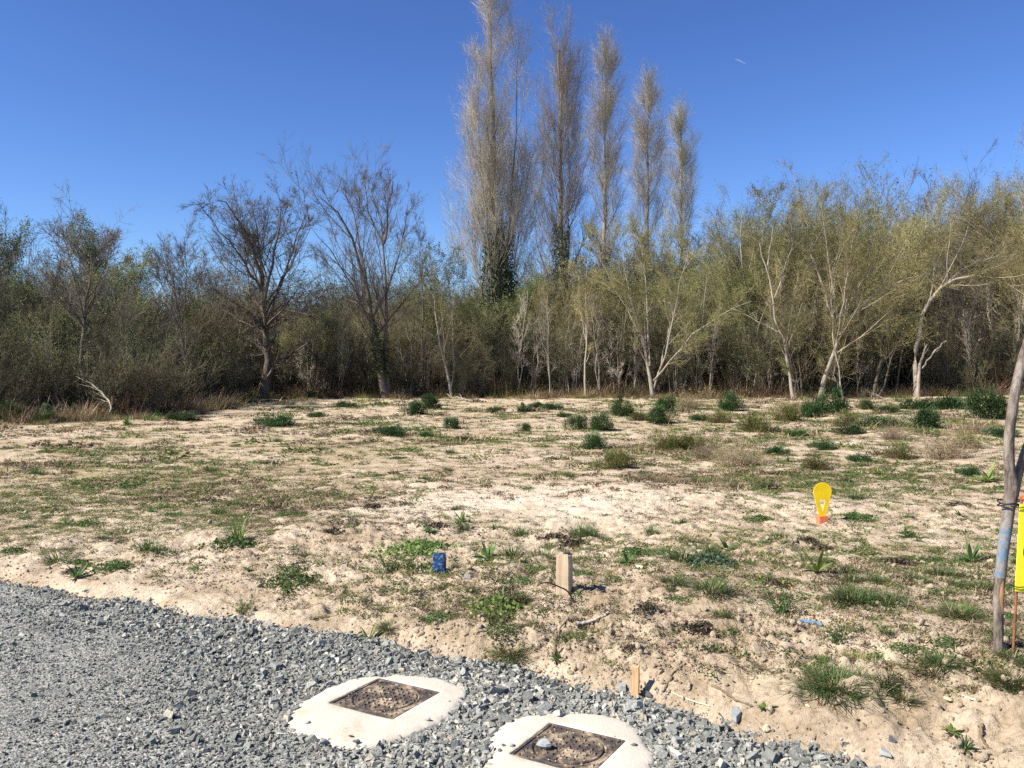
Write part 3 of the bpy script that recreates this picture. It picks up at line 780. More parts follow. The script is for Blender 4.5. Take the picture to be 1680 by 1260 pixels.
drawn_tree("willow_tree", "pale barked tree spreading into a wide V with long branches arching right", 36, [
    ([(1345, 640), (1362, 590), (1380, 545), (1400, 510), (1430, 482, -.3), (1475, 458, -.6), (1525, 448, -.8)], .11, .015),
    ([(1380, 548), (1392, 500, .4), (1410, 465, .6), (1450, 435, .8), (1500, 415, .9)], .07, .012),
    ([(1378, 550), (1370, 490, .2), (1360, 430, .3), (1352, 370, .3), (1346, 330, .3)], .08, .012),
    ([(1372, 560), (1385, 490, -.6), (1396, 420, -.8), (1402, 385, -.9)], .06, .012),
    ([(1366, 520), (1345, 455, .7), (1325, 400, 1.0), (1312, 360, 1.2)], .07, .012),
    ([(1384, 640, -.3, 1), (1374, 600, -.3), (1368, 560, -.2), (1364, 500), (1368, 440)], .06, .02),
    ([(1376, 640, .5, 1), (1370, 610, .5), (1372, 570, .4), (1382, 545, .2)], .05, .03)],
    WIL, dict(per=.7, size=.034, spread=.05), bk_pale, tw_olive, lf_olive, 122)
drawn_tree("willow_tree", "sinuous white stemmed tree standing just beside the wide V shaped tree", 35.6, [
    ([(1302, 640), (1294, 600), (1286, 560), (1272, 525), (1268, 495), (1262, 460), (1252, 420), (1246, 400)], .085, .03),
    ([(1308, 640, .2, 1), (1296, 590, .1), (1290, 565)], .05, .04),
    ([(1258, 440), (1268, 380, .4), (1262, 330, .5), (1252, 330, .5)], .05, .01),
    ([(1268, 500), (1285, 450, .5), (1300, 400, .7), (1295, 350, .8)], .04, .01)],
    [dict(WIL[0], m=7)] + WIL[1:], dict(per=.6, size=.045, spread=.05), bk_pale, tw_olive, lf_green, 123, S0=14)
drawn_tree("willow_tree", "thick pale trunk bending over in a long arch towards the plot's corner", 36, [
    ([(1504, 645), (1503, 590), (1506, 550), (1518, 505), (1540, 475), (1572, 455, -.3), (1615, 450, -.6), (1650, 462, -.9), (1700, 500, -1.2)], .13, .025),
    ([(1545, 472), (1580, 440, .5), (1630, 422, .8), (1690, 420, 1.0)], .05, .012),
    ([(1552, 468), (1590, 468, -.7), (1640, 463, -1.2)], .04, .012)],
    [dict(WIL[0], m=9, t0=.4)] + WIL[1:], dict(per=.3, size=.05, spread=.05), bk_pale, tw_olive, lf_olive, 124, S0=14)
drawn_tree("broken_tree", "short snapped trunk forking into two bare stubs under the arching tree", 35.4, [
    ([(1507, 645), (1507, 615), (1512, 590), (1519, 563)], .10, .05),
    ([(1512, 605), (1530, 582), (1552, 559)], .055, .045)],
    [dict(WIL[0], m=2, len=.5, t0=.5)] + WIL[1:2], None, bk_pale, tw_grey, lf_olive, 125)
drawn_tree("willow_tree", "pair of mottled stems leaning together between V tree and arching tree", 36.6, [
    ([(1432, 650), (1445, 590), (1456, 540), (1468, 490), (1500, 440, -.3), (1520, 390, -.4)], .085, .02),
    ([(1472, 650, .3, 1), (1476, 590, .3), (1480, 520, .3), (1488, 460, .3), (1490, 400, .3)], .07, .02),
    ([(1440, 650, -.4, 1), (1462, 590, -.4), (1478, 545, -.3), (1492, 480)], .07, .02)],
    WIL, dict(per=.6, size=.05, spread=.05), bk_mid, tw_olive, lf_olive, 126)
drawn_tree("willow_tree", "slim pale sapling stem rising straight before the dark thicket", 37, [
    ([(962, 648), (960, 590), (963, 530), (961, 470), (963, 420)], .06, .012),
    ([(962, 560), (952, 510, .3), (948, 460, .4), (955, 430, .4)], .03, .01)],
    [dict(WIL[0], m=9, lk=.3)] + WIL[1:], dict(per=.25, size=.05, spread=.05), bk_pale, tw_olive, lf_olive, 127)
drawn_tree("willow_tree", "crooked pale stem leaning left beside the ivy clad poplar", 37.5, [
    ([(742, 650), (734, 610), (722, 575), (714, 520), (712, 470), (705, 420)], .07, .015),
    ([(738, 640, .2, 1), (745, 590, .3), (743, 530, .4), (738, 470, .5), (730, 430, .5)], .055, .012)],
    [dict(WIL[0], m=10)] + WIL[1:], dict(per=.8, size=.055, spread=.05), bk_pale, tw_olive, lf_green, 128)
drawn_tree("bare_tree", "dark trunked bare tree low down at the far left of the wood", 27, [
    ([(128, 640), (135, 560), (142, 500), (148, 440), (145, 390)], .12, .02),
    ([(142, 500), (120, 440, .4), (105, 400, .5), (100, 375, .5)], .06, .012),
    ([(140, 520), (165, 455, -.4), (180, 410, -.5), (190, 385, -.5)], .06, .012),
    ([(140, 540), (108, 490, -.7), (88, 455, -1.0)], .05, .012)],
    BARE, dict(per=.06, size=.05, spread=.05), bk_oak, tw_purple, lf_olive, 131)
drawn_tree("bare_tree", "thin bare many branched tree between dark trunked tree and broad crown", 29, [
    ([(318, 650), (302, 580), (295, 530), (288, 480), (285, 430)], .09, .015),
    ([(300, 570), (285, 520, .4), (268, 470, .5), (255, 440, .6)], .05, .01),
    ([(298, 550), (305, 490, -.4), (308, 440, -.5), (300, 400, -.5)], .05, .01)],
    BARE, None, bk_oak, tw_purple, lf_olive, 132)
drawn_tree("bare_tree", "slender leafless tree in the gap beside the tallest poplar", 41, [
    ([(696, 650), (694, 560), (692, 480), (690, 390)], .07, .012)],
    [dict(BARE[0], m=16, ang=28, lk=.28)] + BARE[1:], None, bk_mid, tw_purple, lf_olive, 133)

def ordinal(n): return ["nearest", "second", "third", "fourth", "fifth", "sixth", "seventh", "eighth", "ninth", "tenth", "eleventh", "twelfth"][min(n, 11)]
def name_by_landmark(things, marks):
    """things: [(object, phrase, x, y)]; each label says which one it is, counted outwards from the closest landmark"""
    bins = {}
    for o, ph, x, y in things:
        nm, mx, my = min(marks, key=lambda m: (m[1] - x) ** 2 + (m[2] - y) ** 2)
        dx, dy = x - mx, y - my
        d = ("right of" if dx > 0 else "left of") if abs(dx) > abs(dy) else ("behind" if dy > 0 else "in front of")
        bins.setdefault((ph, nm, d), []).append((math.hypot(dx, dy), o))
    for (ph, nm, d), L_ in bins.items():
        L_.sort(key=lambda q: q[0])
        for k, (_, o) in enumerate(L_): o["label"] = ("%s %s %s %s" % (ordinal(k), ph, d, nm)) if len(L_) > 1 else "%s %s %s" % (ph, d, nm)

# ---- kinds of tree behind the front row, copied with their own size and turn
def kind_tree(seed, h, nst, spread, levels, leaf, bm, tm, lm, r0=.075):
    r = np.random.default_rng(seed); stems = []
    for q in range(nst):
        a = r.uniform(0, 6.28); lean = spread * r.uniform(.3, 1.0); hh = h * r.uniform(.75, 1.0)
        b0 = np.array([math.cos(a), math.sin(a), 0]) * .12 * (nst > 1)
        P = np.array([b0, b0 + [math.cos(a) * lean * .25, math.sin(a) * lean * .25, hh * .35], b0 + [math.cos(a) * lean * .6, math.sin(a) * lean * .6, hh * .7], b0 + [math.cos(a + .4) * lean, math.sin(a + .4) * lean, hh]])
        P[1:] += r.normal(0, .12, (3, 3)); stems.append((P, r0 * r.uniform(.7, 1.1), .012, True))
    tr, cr = make_tree(stems, levels, leaf, r, 6, 8, .04)
    hgt = max(float(np.concatenate(cr.V)[:, 2].max()), h)
    return tr.mesh("trunk", [bm], True), cr.mesh("crown", [tm, lm]), hgt
KINDS = dict(
    bare=[kind_tree(201 + q, 8, 4, 1.6, [dict(BARE[0], m=9, ang=34)] + BARE[1:], None, bk_mid, tw_purple, lf_olive) for q in range(2)],
    willow=[kind_tree(211 + q, 8, 5, 2.0, [dict(WIL[0], m=9)] + WIL[1:3] + [dict(WIL[3], m=2)], dict(per=2, size=.038, spread=.06), bk_pale, tw_olive, lf_olive) for q in range(2)],
    sapling=[kind_tree(231 + q, 5.5, 2, .7, [dict(WIL[0], m=9, lk=.25, ang=26), dict(WIL[1], m=6), dict(WIL[2], m=4), dict(WIL[3], m=2)], dict(per=.3, size=.035, spread=.05), bk_pale, tw_tan, lf_olive, r0=.034) for q in range(2)],
    green=[kind_tree(221, 8, 3, 1.0, [dict(WIL[0], m=11, ang=30), dict(WIL[1], m=8), dict(WIL[2], m=6), dict(WIL[3], m=2)], dict(per=4, size=.075, spread=.10), bk_mid, tw_olive, lf_green)])
cnt = [0]
def place_kind(kind, px, top, Y, label, group=None, wide=1.0):
    L_ = KINDS[kind]; tm_, cm_, h = L_[cnt[0] % len(L_)]; cnt[0] += 1
    b = at_depth(px, 650, Y); b[2] = ground_z(b[0], b[1]); t = at_depth(px, top, Y)[2]; k = (t - b[2]) / h
    nm = {"bare": "bare_tree", "willow": "willow_tree", "green": "green_tree", "sapling": "sapling_tree"}[kind]
    return put_tree(nm, b, tm_, cm_, label, group=group, rz=cnt[0] * 2.4, sc=(k * wide, k * wide, k))
for kind, px, top, Y, label in [
    ("green", 14, 366, 42, "fresh green rounded treetop at the far left edge of the picture"),
    ("bare", 62, 385, 36, "bare twiggy tree next to the leftmost green treetop"),
    ("green", 168, 360, 41, "tall green topped tree behind the dark trunked bare tree"),
    ("green", 212, 408, 38, "shorter green tree at the right shoulder of the left clump"),
    ("green", 700, 462, 42, "small dark green tree left of the tallest poplar"),
    ("willow", 1190, 330, 46, "wispy tree in the dip between poplar row and white stemmed tree"),
    ("willow", 1250, 302, 42, "light green treetop above the sinuous white stem"),
    ("willow", 1330, 278, 42, "high pale treetop directly above the V shaped tree"),
    ("bare", 1375, 300, 45, "bare topped tree behind the V shaped tree"),
    ("willow", 1425, 322, 43, "rounded yellow green treetop lower than its neighbours on both sides"),
    ("bare", 1478, 282, 44, "purplish bare treetop beyond the rounded yellow green one"),
    ("bare", 1530, 262, 43, "tallest purplish bare treetop in the right half of the wood"),
    ("willow", 1585, 290, 45, "olive treetop in the dip before the right edge of the picture"),
    ("willow", 1655, 246, 41, "tall olive treetop rising at the right edge of the picture"),
    ("bare", -22, 315, 30, "bare tree whose twig tips just poke in at the left edge")]:
    place_kind(kind, px, top - (30 if px > 1180 else 12), Y, label, wide=1.15 if kind == "willow" else 1.0)
FILL = []
for kind, px, top, Y in [("bare", 35, 430, 30), ("bare", 105, 415, 33), ("bare", 185, 430, 29), ("bare", 232, 455, 31), ("bare", 345, 440, 40), ("bare", 385, 470, 42), ("bare", 505, 450, 43), ("bare", 555, 455, 41), ("bare", 655, 440, 44), ("bare", 745, 430, 44), ("bare", 1180, 345, 50), ("willow", 1215, 318, 44), ("willow", 1275, 300, 45), ("willow", 1350, 285, 46), ("willow", 1400, 300, 44), ("willow", 1455, 295, 45), ("bare", 1500, 272, 47), ("willow", 1540, 282, 44), ("willow", 1605, 278, 44), ("willow", 1635, 262, 45), ("willow", 1690, 250, 44), ("green", 60, 440, 34), ("green", 130, 430, 37), ("green", 320, 470, 38), ("willow", 470, 490, 40), ("willow", 610, 480, 42), ("green", 545, 500, 42), ("willow", 690, 450, 45), ("willow", 1300, 320, 48), ("willow", 1480, 315, 48), ("willow", 1560, 310, 47), ("bare", 1640, 285, 46), ("willow", 30, 480, 29), ("willow", 95, 470, 33), ("green", 255, 470, 36), ("willow", 200, 500, 30), ("willow", 350, 500, 42), ("bare", 470, 480, 44), ("willow", 530, 490, 42), ("willow", 580, 480, 45), ("willow", 660, 490, 43),
                         ("green", 760, 470, 43), ("willow", 800, 470, 41), ("green", 860, 440, 43), ("willow", 905, 430, 41), ("willow", 945, 440, 40), ("willow", 1000, 400, 42), ("willow", 1140, 380, 41), ("green", 1215, 420, 40), ("willow", 1290, 400, 39), ("willow", 1440, 400, 40), ("bare", 1610, 330, 40),
                         ("willow", 1700, 300, 39), ("willow", 1780, 280, 42), ("bare", 1880, 300, 40), ("willow", -60, 470, 27), ("green", -120, 400, 38), ("willow", -220, 450, 30),
                         ("sapling", 846, 470, 38.2), ("sapling", 872, 500, 38.6), ("sapling", 905, 480, 38.3), ("sapling", 936, 500, 38.4), ("sapling", 988, 470, 38.2), ("sapling", 1014, 500, 38.5), ("sapling", 1040, 520, 38.2), ("sapling", 1122, 500, 38.4), ("sapling", 1160, 510, 38.1), ("sapling", 1228, 480, 38.0), ("sapling", 1262, 520, 37.6), ("sapling", 1405, 490, 37.8), ("sapling", 1600, 500, 37.2), ("sapling", 505, 520, 37.6), ("sapling", 560, 530, 37.8), ("sapling", 672, 520, 38.2)]:
    o = place_kind(kind, px, top, Y, {"willow": "small olive twiggy tree in the thick of the wood", "green": "small leafy green tree in the thick of the wood", "bare": "small leafless tree in the thick of the wood", "sapling": "slim pale sapling at the front of the wood"}[kind], group={"willow": "olive twiggy trees filling the wood", "green": "leafy green trees filling the wood", "bare": "leafless trees filling the wood", "sapling": "pale saplings along the front of the wood"}[kind])
    FILL.append((o, {"willow": "small olive twiggy tree", "green": "small leafy green tree", "bare": "small leafless tree", "sapling": "slim pale sapling"}[kind], px, 0))
name_by_landmark(FILL, [("the dark trunked bare tree", 130, 0), ("the broad bare tree", 432, 0), ("the two stemmed bare tree", 632, 0), ("the tallest poplar", 818, 0), ("the straight pale sapling stem", 962, 0), ("the forked olive willow", 1072, 0), ("the sinuous white stem", 1302, 0), ("the wide V shaped tree", 1365, 0), ("the arching pale trunk", 1520, 0), ("the tall treetop at the right edge", 1660, 0)])

# ---- the undergrowth and the depth of the wood: one mass
def shrub(seed, h, nst, spread, bm, tm, lm, lv, leaf):
    r = np.random.default_rng(seed); stems = []
    for q in range(nst):
        a = r.uniform(0, 6.28); lean = spread * r.uniform(.1, 1.0); hh = h * r.uniform(.6, 1.0); b0 = r.normal(0, .18, 3); b0[2] = -.05
        P = np.array([b0, b0 + [math.cos(a) * lean * .4, math.sin(a) * lean * .4, hh * .5], b0 + [math.cos(a) * lean, math.sin(a) * lean, hh]]); P[1:] += r.normal(0, .08, (2, 3))
        stems.append((P, .022 * r.uniform(.6, 1.3), .005, False))
    tr, cr = make_tree(stems, lv, leaf, r, 4, 6, .03)
    S = Soup(); 
    for V, Q in zip(tr.V, tr.Q): pass
    T = Soup(); T.V = tr.V + cr.V; off = tr.n
    T.Q = tr.Q + [q + off for q in cr.Q]; T.T = [q + off for q in cr.T]; T.qi = [np.zeros(len(q), int) for q in tr.Q] + [q + 1 for q in cr.qi]; T.ti = [q + 1 for q in cr.ti]
    return T.mesh("shrub", [bm, tm, lm])
SH = [dict(m=9, t0=.15, ang=30, asd=12, lk=.42, taper=.5, rk=.6, rmin=.007, nseg=3, gnarl=.12, trop=.06, k=3), dict(m=6, t0=.1, ang=36, asd=14, lk=.5, taper=.3, rk=.6, rmin=.005, nseg=2, gnarl=.15, trop=.03, k=3), dict(m=4, ang=38, lk=.5, rk=.7, rmin=.0042, cone=1)]
shr = [shrub(301, 4.2, 9, 1.1, bk_mid, tw_grey, lf_dark, SH, None), shrub(302, 3.8, 10, 1.3, bk_mid, tw_grey, lf_dark, SH, dict(per=.8, size=.036, spread=.05)),
       shrub(303, 5.0, 7, .7, bk_pale, tw_grey, lf_olive, SH, dict(per=.3, size=.055, spread=.05)), shrub(304, 3.4, 11, 1.4, bk_mid, tw_grey, lf_green, SH, dict(per=1, size=.04, spread=.06)),
       shrub(305, 2.2, 18, 1.5, bk_mid, tw_grey, lf_dark, SH, dict(per=.35, size=.03, spread=.05)), shrub(306, 5.5, 6, .5, bk_mid, tw_grey, lf_olive, SH, dict(per=.5, size=.035, spread=.05))]
shr_col = proto_collection("shrub_kinds", shr)
def wood_points(n, d0, d1, r, a0=-48, a1=48):
    a = np.radians(r.uniform(a0, a1, n)); e = -wood_edge(np.sin(a) * 1e-6, np.cos(a) * 1e-6)
    d = e + d0 + (d1 - d0) * r.uniform(size=n) ** .8; return np.sin(a) * d, np.cos(a) * d
rw = np.random.default_rng(31)
TOPX = [-600, 0, 120, 230, 300, 500, 640, 700, 770, 860, 960, 1100, 1180, 1260, 1330, 1420, 1500, 1680, 2300]
TOPY = [430, 445, 455, 465, 460, 475, 475, 470, 455, 445, 430, 410, 400, 390, 370, 360, 340, 330, 320]
def top_h(x, y, r):
    px = 840 + x / y * F; ty = np.interp(px, TOPX, TOPY); return (598 - ty) / F * y + 1.5
x, y = wood_points(1700, 0.4, 28, rw); n = len(x)
be = wood_edge(x, y); cap = top_h(x, y, rw)
px_ = 840 + x / y * F; idx = rw.choice(6, n, p=[.24, .28, .13, .14, .08, .13]); idx = np.where((be < 4.5) & (rw.uniform(size=n) < np.where(px_ < 380, .75, .22)), 4, idx)
hh = np.array([4.4, 4.0, 5.2, 3.6, 2.3, 5.7])[idx]
sc = np.minimum(rw.uniform(.6, 1.25, n), cap * rw.uniform(.6, 1.0, n) / hh); sc = np.where(be > 7, np.clip(cap * rw.uniform(.55, 1.05, n) / hh, .6, 2.2), sc)
sc = sc * (.55 + .85 * fbm(x * .22, y * .22, 2, 33)); z = H(x, y) - .05
o = scatter("undergrowth", np.stack([x, y, z], 1), np.stack([rw.normal(0, .06, n), rw.normal(0, .06, n), rw.uniform(0, 6.28, n)], 1), sc, idx, shr_col)
tag(o, "dense brown and olive thicket filling the foot of the wood", kind="stuff")

# ------------------------------------------------------------------ plants of the plot
def blades(base, az, el, Lg, w, droop, S=4, broad=False):
    """curved strips: el = angle from upright at the foot, bending over by droop"""
    N = len(base); u = np.linspace(0, 1, S); P = np.zeros((N, S, 3)); P[:, 0] = base
    h = np.stack([np.cos(az), np.sin(az)], 1)
    for q in range(1, S):
        a = el + droop * u[q]
        P[:, q, :2] = P[:, q - 1, :2] + h * (np.sin(a) * Lg / (S - 1))[:, None]; P[:, q, 2] = P[:, q - 1, 2] + np.cos(a) * Lg / (S - 1)
    prof = np.sin(np.pi * np.clip(u * .86 + .10, 0, 1)) if broad else (1 - u ** 1.6) * .9 + .1
    side = np.stack([-np.sin(az), np.cos(az), np.zeros(N)], 1)
    return ribbons(P, np.broadcast_to(np.asarray(w, float), (N,))[:, None] * prof[None, :], side)

g_green = leaf_mat("green_grass", [(.038, .075, .02), (.058, .105, .027), (.085, .13, .036), (.12, .155, .05)], .3)
g_yell = leaf_mat("yellowing_grass", [(.16, .17, .045), (.25, .24, .07), (.32, .27, .11)], .3)
g_dry = leaf_mat("dry_grass", [(.20, .14, .08), (.32, .24, .145), (.42, .33, .21), (.17, .095, .06)], .2)
tw_brown = leaf_mat("tan_brown_twigs", [(.13, .095, .06), (.20, .15, .095), (.29, .225, .145)], 0, .9)
g_red = leaf_mat("reddish_dry_stalks", [(.095, .06, .036), (.155, .10, .06), (.23, .16, .10)], .1)
w_mid = leaf_mat("weed_leaves", [(.055, .10, .03), (.085, .14, .04), (.13, .19, .06)], .3)
w_bright = leaf_mat("bright_weed_leaves", [(.11, .18, .04), (.16, .24, .06), (.24, .30, .10)], .35)
w_dark = leaf_mat("dark_bush_leaves", [(.032, .068, .022), (.052, .10, .032), (.09, .14, .05)], .2)
w_blue = leaf_mat("blue_green_leaves", [(.045, .085, .045), (.07, .12, .065), (.11, .16, .09)], .25)
w_olive = leaf_mat("olive_bush_leaves", [(.10, .12, .03), (.15, .165, .045), (.22, .21, .075)], .3)
w_purple = leaf_mat("purple_weed_leaves", [(.05, .04, .03), (.09, .055, .045), (.08, .10, .04)], .2)
w_flower = leaf_mat("yellow_petals", [(.55, .42, .03), (.6, .5, .06)], .2)

def tuft(r, n=230, L0=.10, L1=.24, w=.0030, e1=1.25, m=g_green, rad=.05, parts=False):
    b = r.normal(0, rad, (n, 3)); b[:, 2] = -.005; az = np.arctan2(b[:, 1], b[:, 0]) + r.normal(0, .5, n)
    V, Q = blades(b, az, np.minimum(np.abs(r.normal(0.15, .55, n)) * e1, 1.35), r.uniform(L0, L1, n), w, r.uniform(.3, 1.1, n)); S = Soup().add(V, Q)
    k = n // 7; b = r.normal(0, rad * 1.2, (k, 3)); b[:, 2] = -.005
    V, Q = blades(b, r.uniform(0, 6.28, k), r.uniform(.6, 1.4, k), r.uniform(L0, L1, k), w, r.uniform(.1, .6, k)); S.add(V, Q, mi=1)
    return split_soup(S, [("green_leaves", m), ("dry_leaves", g_dry)]) if parts else S.mesh("grass_tuft", [m, g_dry])
def rosette(r, n=15, L0=.08, L1=.15, w=.016, up=4, m=w_mid):
    az = np.arange(n) * 2.4 + r.normal(0, .2, n); b = np.stack([np.cos(az), np.sin(az), 0 * az], 1) * .008
    V, Q = blades(b, az, r.uniform(.75, 1.35, n), r.uniform(L0, L1, n), r.uniform(.7, 1.2, n) * w, r.uniform(.1, .5, n), 5, True); S = Soup().add(V, Q)
    if up:
        az = r.uniform(0, 6.28, up); b = r.normal(0, .006, (up, 3)) * [1, 1, 0]
        V, Q = blades(b, az, r.uniform(.1, .5, up), r.uniform(L0, L1, up) * 1.1, w * .8, r.uniform(.1, .5, up), 5, True); S.add(V, Q)
    return split_soup(S, [("leaves", m)])
def leafmat(r, n=420, rad=.20, h=.06, size=.026, m=w_mid, m2=None, blade=40, parts=False):
    rr_ = rad * np.sqrt(r.uniform(size=n)) * (0.65 + .7 * r.uniform(size=n)); a = r.uniform(0, 6.28, n); k = 0.6 + 0.8 * fbm(np.cos(a) * 2 + 5, np.sin(a) * 2 + n, 2, 3)
    P = np.stack([rr_ * k * np.cos(a), rr_ * k * np.sin(a), h * r.uniform(.05, 1, n) * np.clip(1.1 - (rr_ / rad) ** 2, .12, 1)], 1)
    V, Q = leaf_quads(P, size * r.uniform(.6, 1.4, n), r, flat=.5, aspect=.38); S = Soup().add(V, Q)
    b = r.normal(0, rad * .4, (blade, 3)); b[:, 2] = 0
    V, Q = blades(b, r.uniform(0, 6.28, blade), r.uniform(0, .9, blade), r.uniform(.6, 1.8, blade) * max(h, .05), .0028, r.uniform(0, .8, blade)); S.add(V, Q, mi=1)
    return split_soup(S, [("leaves", m), ("grass_leaves", m2 or g_green)]) if parts else S.mesh("leaf_mat", [m, m2 or g_green])
def bush(r, n=4200, rad=.5, h=.5, L=.06, w=.0085, m=w_dark, st=60, m2=None):
    """a leafy mound: short stems and small leaves through a lumpy dome"""
    a = r.uniform(0, 6.28, st); tip = np.arccos(r.uniform(.1, 1, st)); d = np.stack([np.sin(tip) * np.cos(a) * rad, np.sin(tip) * np.sin(a) * rad, np.cos(tip) * h], 1) * r.uniform(.6, 1.0, (st, 1))
    b = r.normal(0, rad * .10, (st, 3)); b[:, 2] = -.01
    V, T = cones(b, b + d, .004); S = Soup().add(V, T=T, mi=1)
    c = r.normal(size=(26, 3)); c[:, 2] = np.abs(c[:, 2]); c = nrm(c) * r.uniform(.35, .82, (26, 1))                 # clumps within the dome
    q = r.integers(0, 26, n); P = c[q] + nrm(r.normal(size=(n, 3))) * (r.uniform(size=(n, 1)) ** .45) * r.uniform(.18, .36, 26)[q][:, None]
    P[:, 2] = np.abs(P[:, 2]); P = P * [rad, rad, h]
    az = np.arctan2(P[:, 1], P[:, 0]) + r.normal(0, .9, n)
    V, Q = blades(P, az, r.uniform(.2, 1.5, n), L * r.uniform(.6, 1.3, n), w, r.uniform(0, .7, n), 3, True); S.add(V, Q)
    return split_soup(S, [("foliage", m), ("stems", m2 or m)])
def dryshrub(r, n=150, rad=.55, h=.55, m=None):
    m = m or tw_brown
    a = r.uniform(0, 6.28, n); tip = np.arccos(r.uniform(.25, 1, n)); d = np.stack([np.sin(tip) * np.cos(a) * rad, np.sin(tip) * np.sin(a) * rad, np.cos(tip) * h], 1) * r.uniform(.5, 1.1, (n, 1))
    b = r.normal(0, rad * .2, (n, 3)); b[:, 2] = -.01
    V, T = cones(b, b + d, .0035); S = Soup().add(V, T=T)
    k = n * 7; s = r.integers(0, n, k); p = b[s] + d[s] * r.uniform(.2, .95, (k, 1)); e = p + nrm(d[s] + .45 * r.normal(size=(k, 3))) * (h * r.uniform(.12, .35, (k, 1)))
    V, T = cones(p, e, .0022); S.add(V, T=T)
    V, Q = leaf_quads(e, .02, r); S.add(V, Q, mi=1)
    return split_soup(S, [("twigs", m), ("dry_leaves", g_dry)])
def spindly(r, n=26, rad=.25, h=.26):
    a = r.uniform(0, 6.28, n); d = np.stack([np.cos(a) * rad * r.uniform(.2, 1, n), np.sin(a) * rad * r.uniform(.2, 1, n), h * r.uniform(.4, 1.05, n)], 1); b = r.normal(0, .04, (n, 3)); b[:, 2] = -.005
    V, T = cones(b, b + d, .0028); S = Soup().add(V, T=T)
    k = n * 16; s = r.integers(0, n, k); P = b[s] + d[s] * r.uniform(.1, 1, (k, 1)); V, Q = leaf_quads(P + .012 * r.normal(size=P.shape), .03 * r.uniform(.5, 1.2, k), r, aspect=.2); S.add(V, Q)
    P = b + d; P = P[r.uniform(size=n) < .6]; V, Q = leaf_quads(np.repeat(P, 3, 0), .013, r); S.add(V, Q, mi=1)
    return split_soup(S, [("foliage", w_mid), ("yellow_blossoms", w_flower)])

rp = np.random.default_rng(41)
KIND = dict(   # meshes, natural width, object name, category
    tuft=([tuft(rp, parts=True) for _ in range(4)], .36, "grass_tuft", "grass tuft"), bigtuft=([tuft(rp, 750, .14, .30, .0034, 1.4, g_green, .10, True) for _ in range(2)], .55, "grass_tuft", "grass tuft"),
    yellow=([tuft(rp, 120, .07, .16, .0024, 1.1, g_yell, .05, True)], .25, "grass_tuft", "grass tuft"), upright=([tuft(rp, 46, .16, .28, .005, .35, w_bright, .035, True)], .22, "grass_tuft", "grass tuft"),
    rosette=([rosette(rp) for _ in range(4)], .26, "weed_plant", "weed"), star=([rosette(rp, 18, .06, .09, .011, 0, w_bright)], .17, "weed_plant", "weed"), dock=([rosette(rp, 11, .14, .24, .028, 5, w_bright) for _ in range(2)], .40, "weed_plant", "weed"),
    mat=([leafmat(rp, parts=True) for _ in range(4)], .44, "weed_plant", "weed"), bright=([leafmat(rp, 460, .22, .08, .032, w_bright, w_bright, 40, True) for _ in range(2)], .48, "weed_plant", "weed"), blue=([leafmat(rp, 620, .24, .07, .03, w_blue, g_green, 40, True) for _ in range(2)], .52, "weed_plant", "weed"),
    purple=([leafmat(rp, 300, .16, .09, .036, w_purple, g_green, 20, True)], .36, "weed_plant", "weed"), bush=([bush(rp) for _ in range(4)], 1.0, "bush", "bush"), flatbush=([bush(rp, 3200, .62, .26, .06, .008) for _ in range(2)], 1.2, "bush", "bush"),
    olive=([bush(rp, 3200, .5, .40, .05, .006, w_olive, 140, g_red) for _ in range(2)], 1.0, "bush", "bush"), dry=([dryshrub(rp) for _ in range(3)], 1.0, "dry_shrub", "dry shrub"), spindly=([spindly(rp) for _ in range(2)], .5, "flowering_plant", "weed"))
def place_plant(kind, k, loc, rz, sc):
    ms, w0, nm, cat = KIND[kind]; o = empty(nm, loc, rz); o.scale = sc
    for pn, me_ in ms[k % len(ms)]: link(pn, me_, o)
    return o
def plant(kind, px, py, wpx, label, group=None, k=[0], tall=1.0):
    if kind in ('bush', 'flatbush', 'olive'): tall, wpx = 1.2, wpx * 1.12
    if 'tuft' in kind: tall = .62
    if kind == 'bigtuft': wpx *= .8
    k[0] += 1; p = at(px, py); sc = wpx / F * p[1] / KIND[kind][1]
    return tag(place_plant(kind, k[0], tuple(p), k[0] * 1.9, (sc, sc, sc * tall)), label, KIND[kind][3], group)

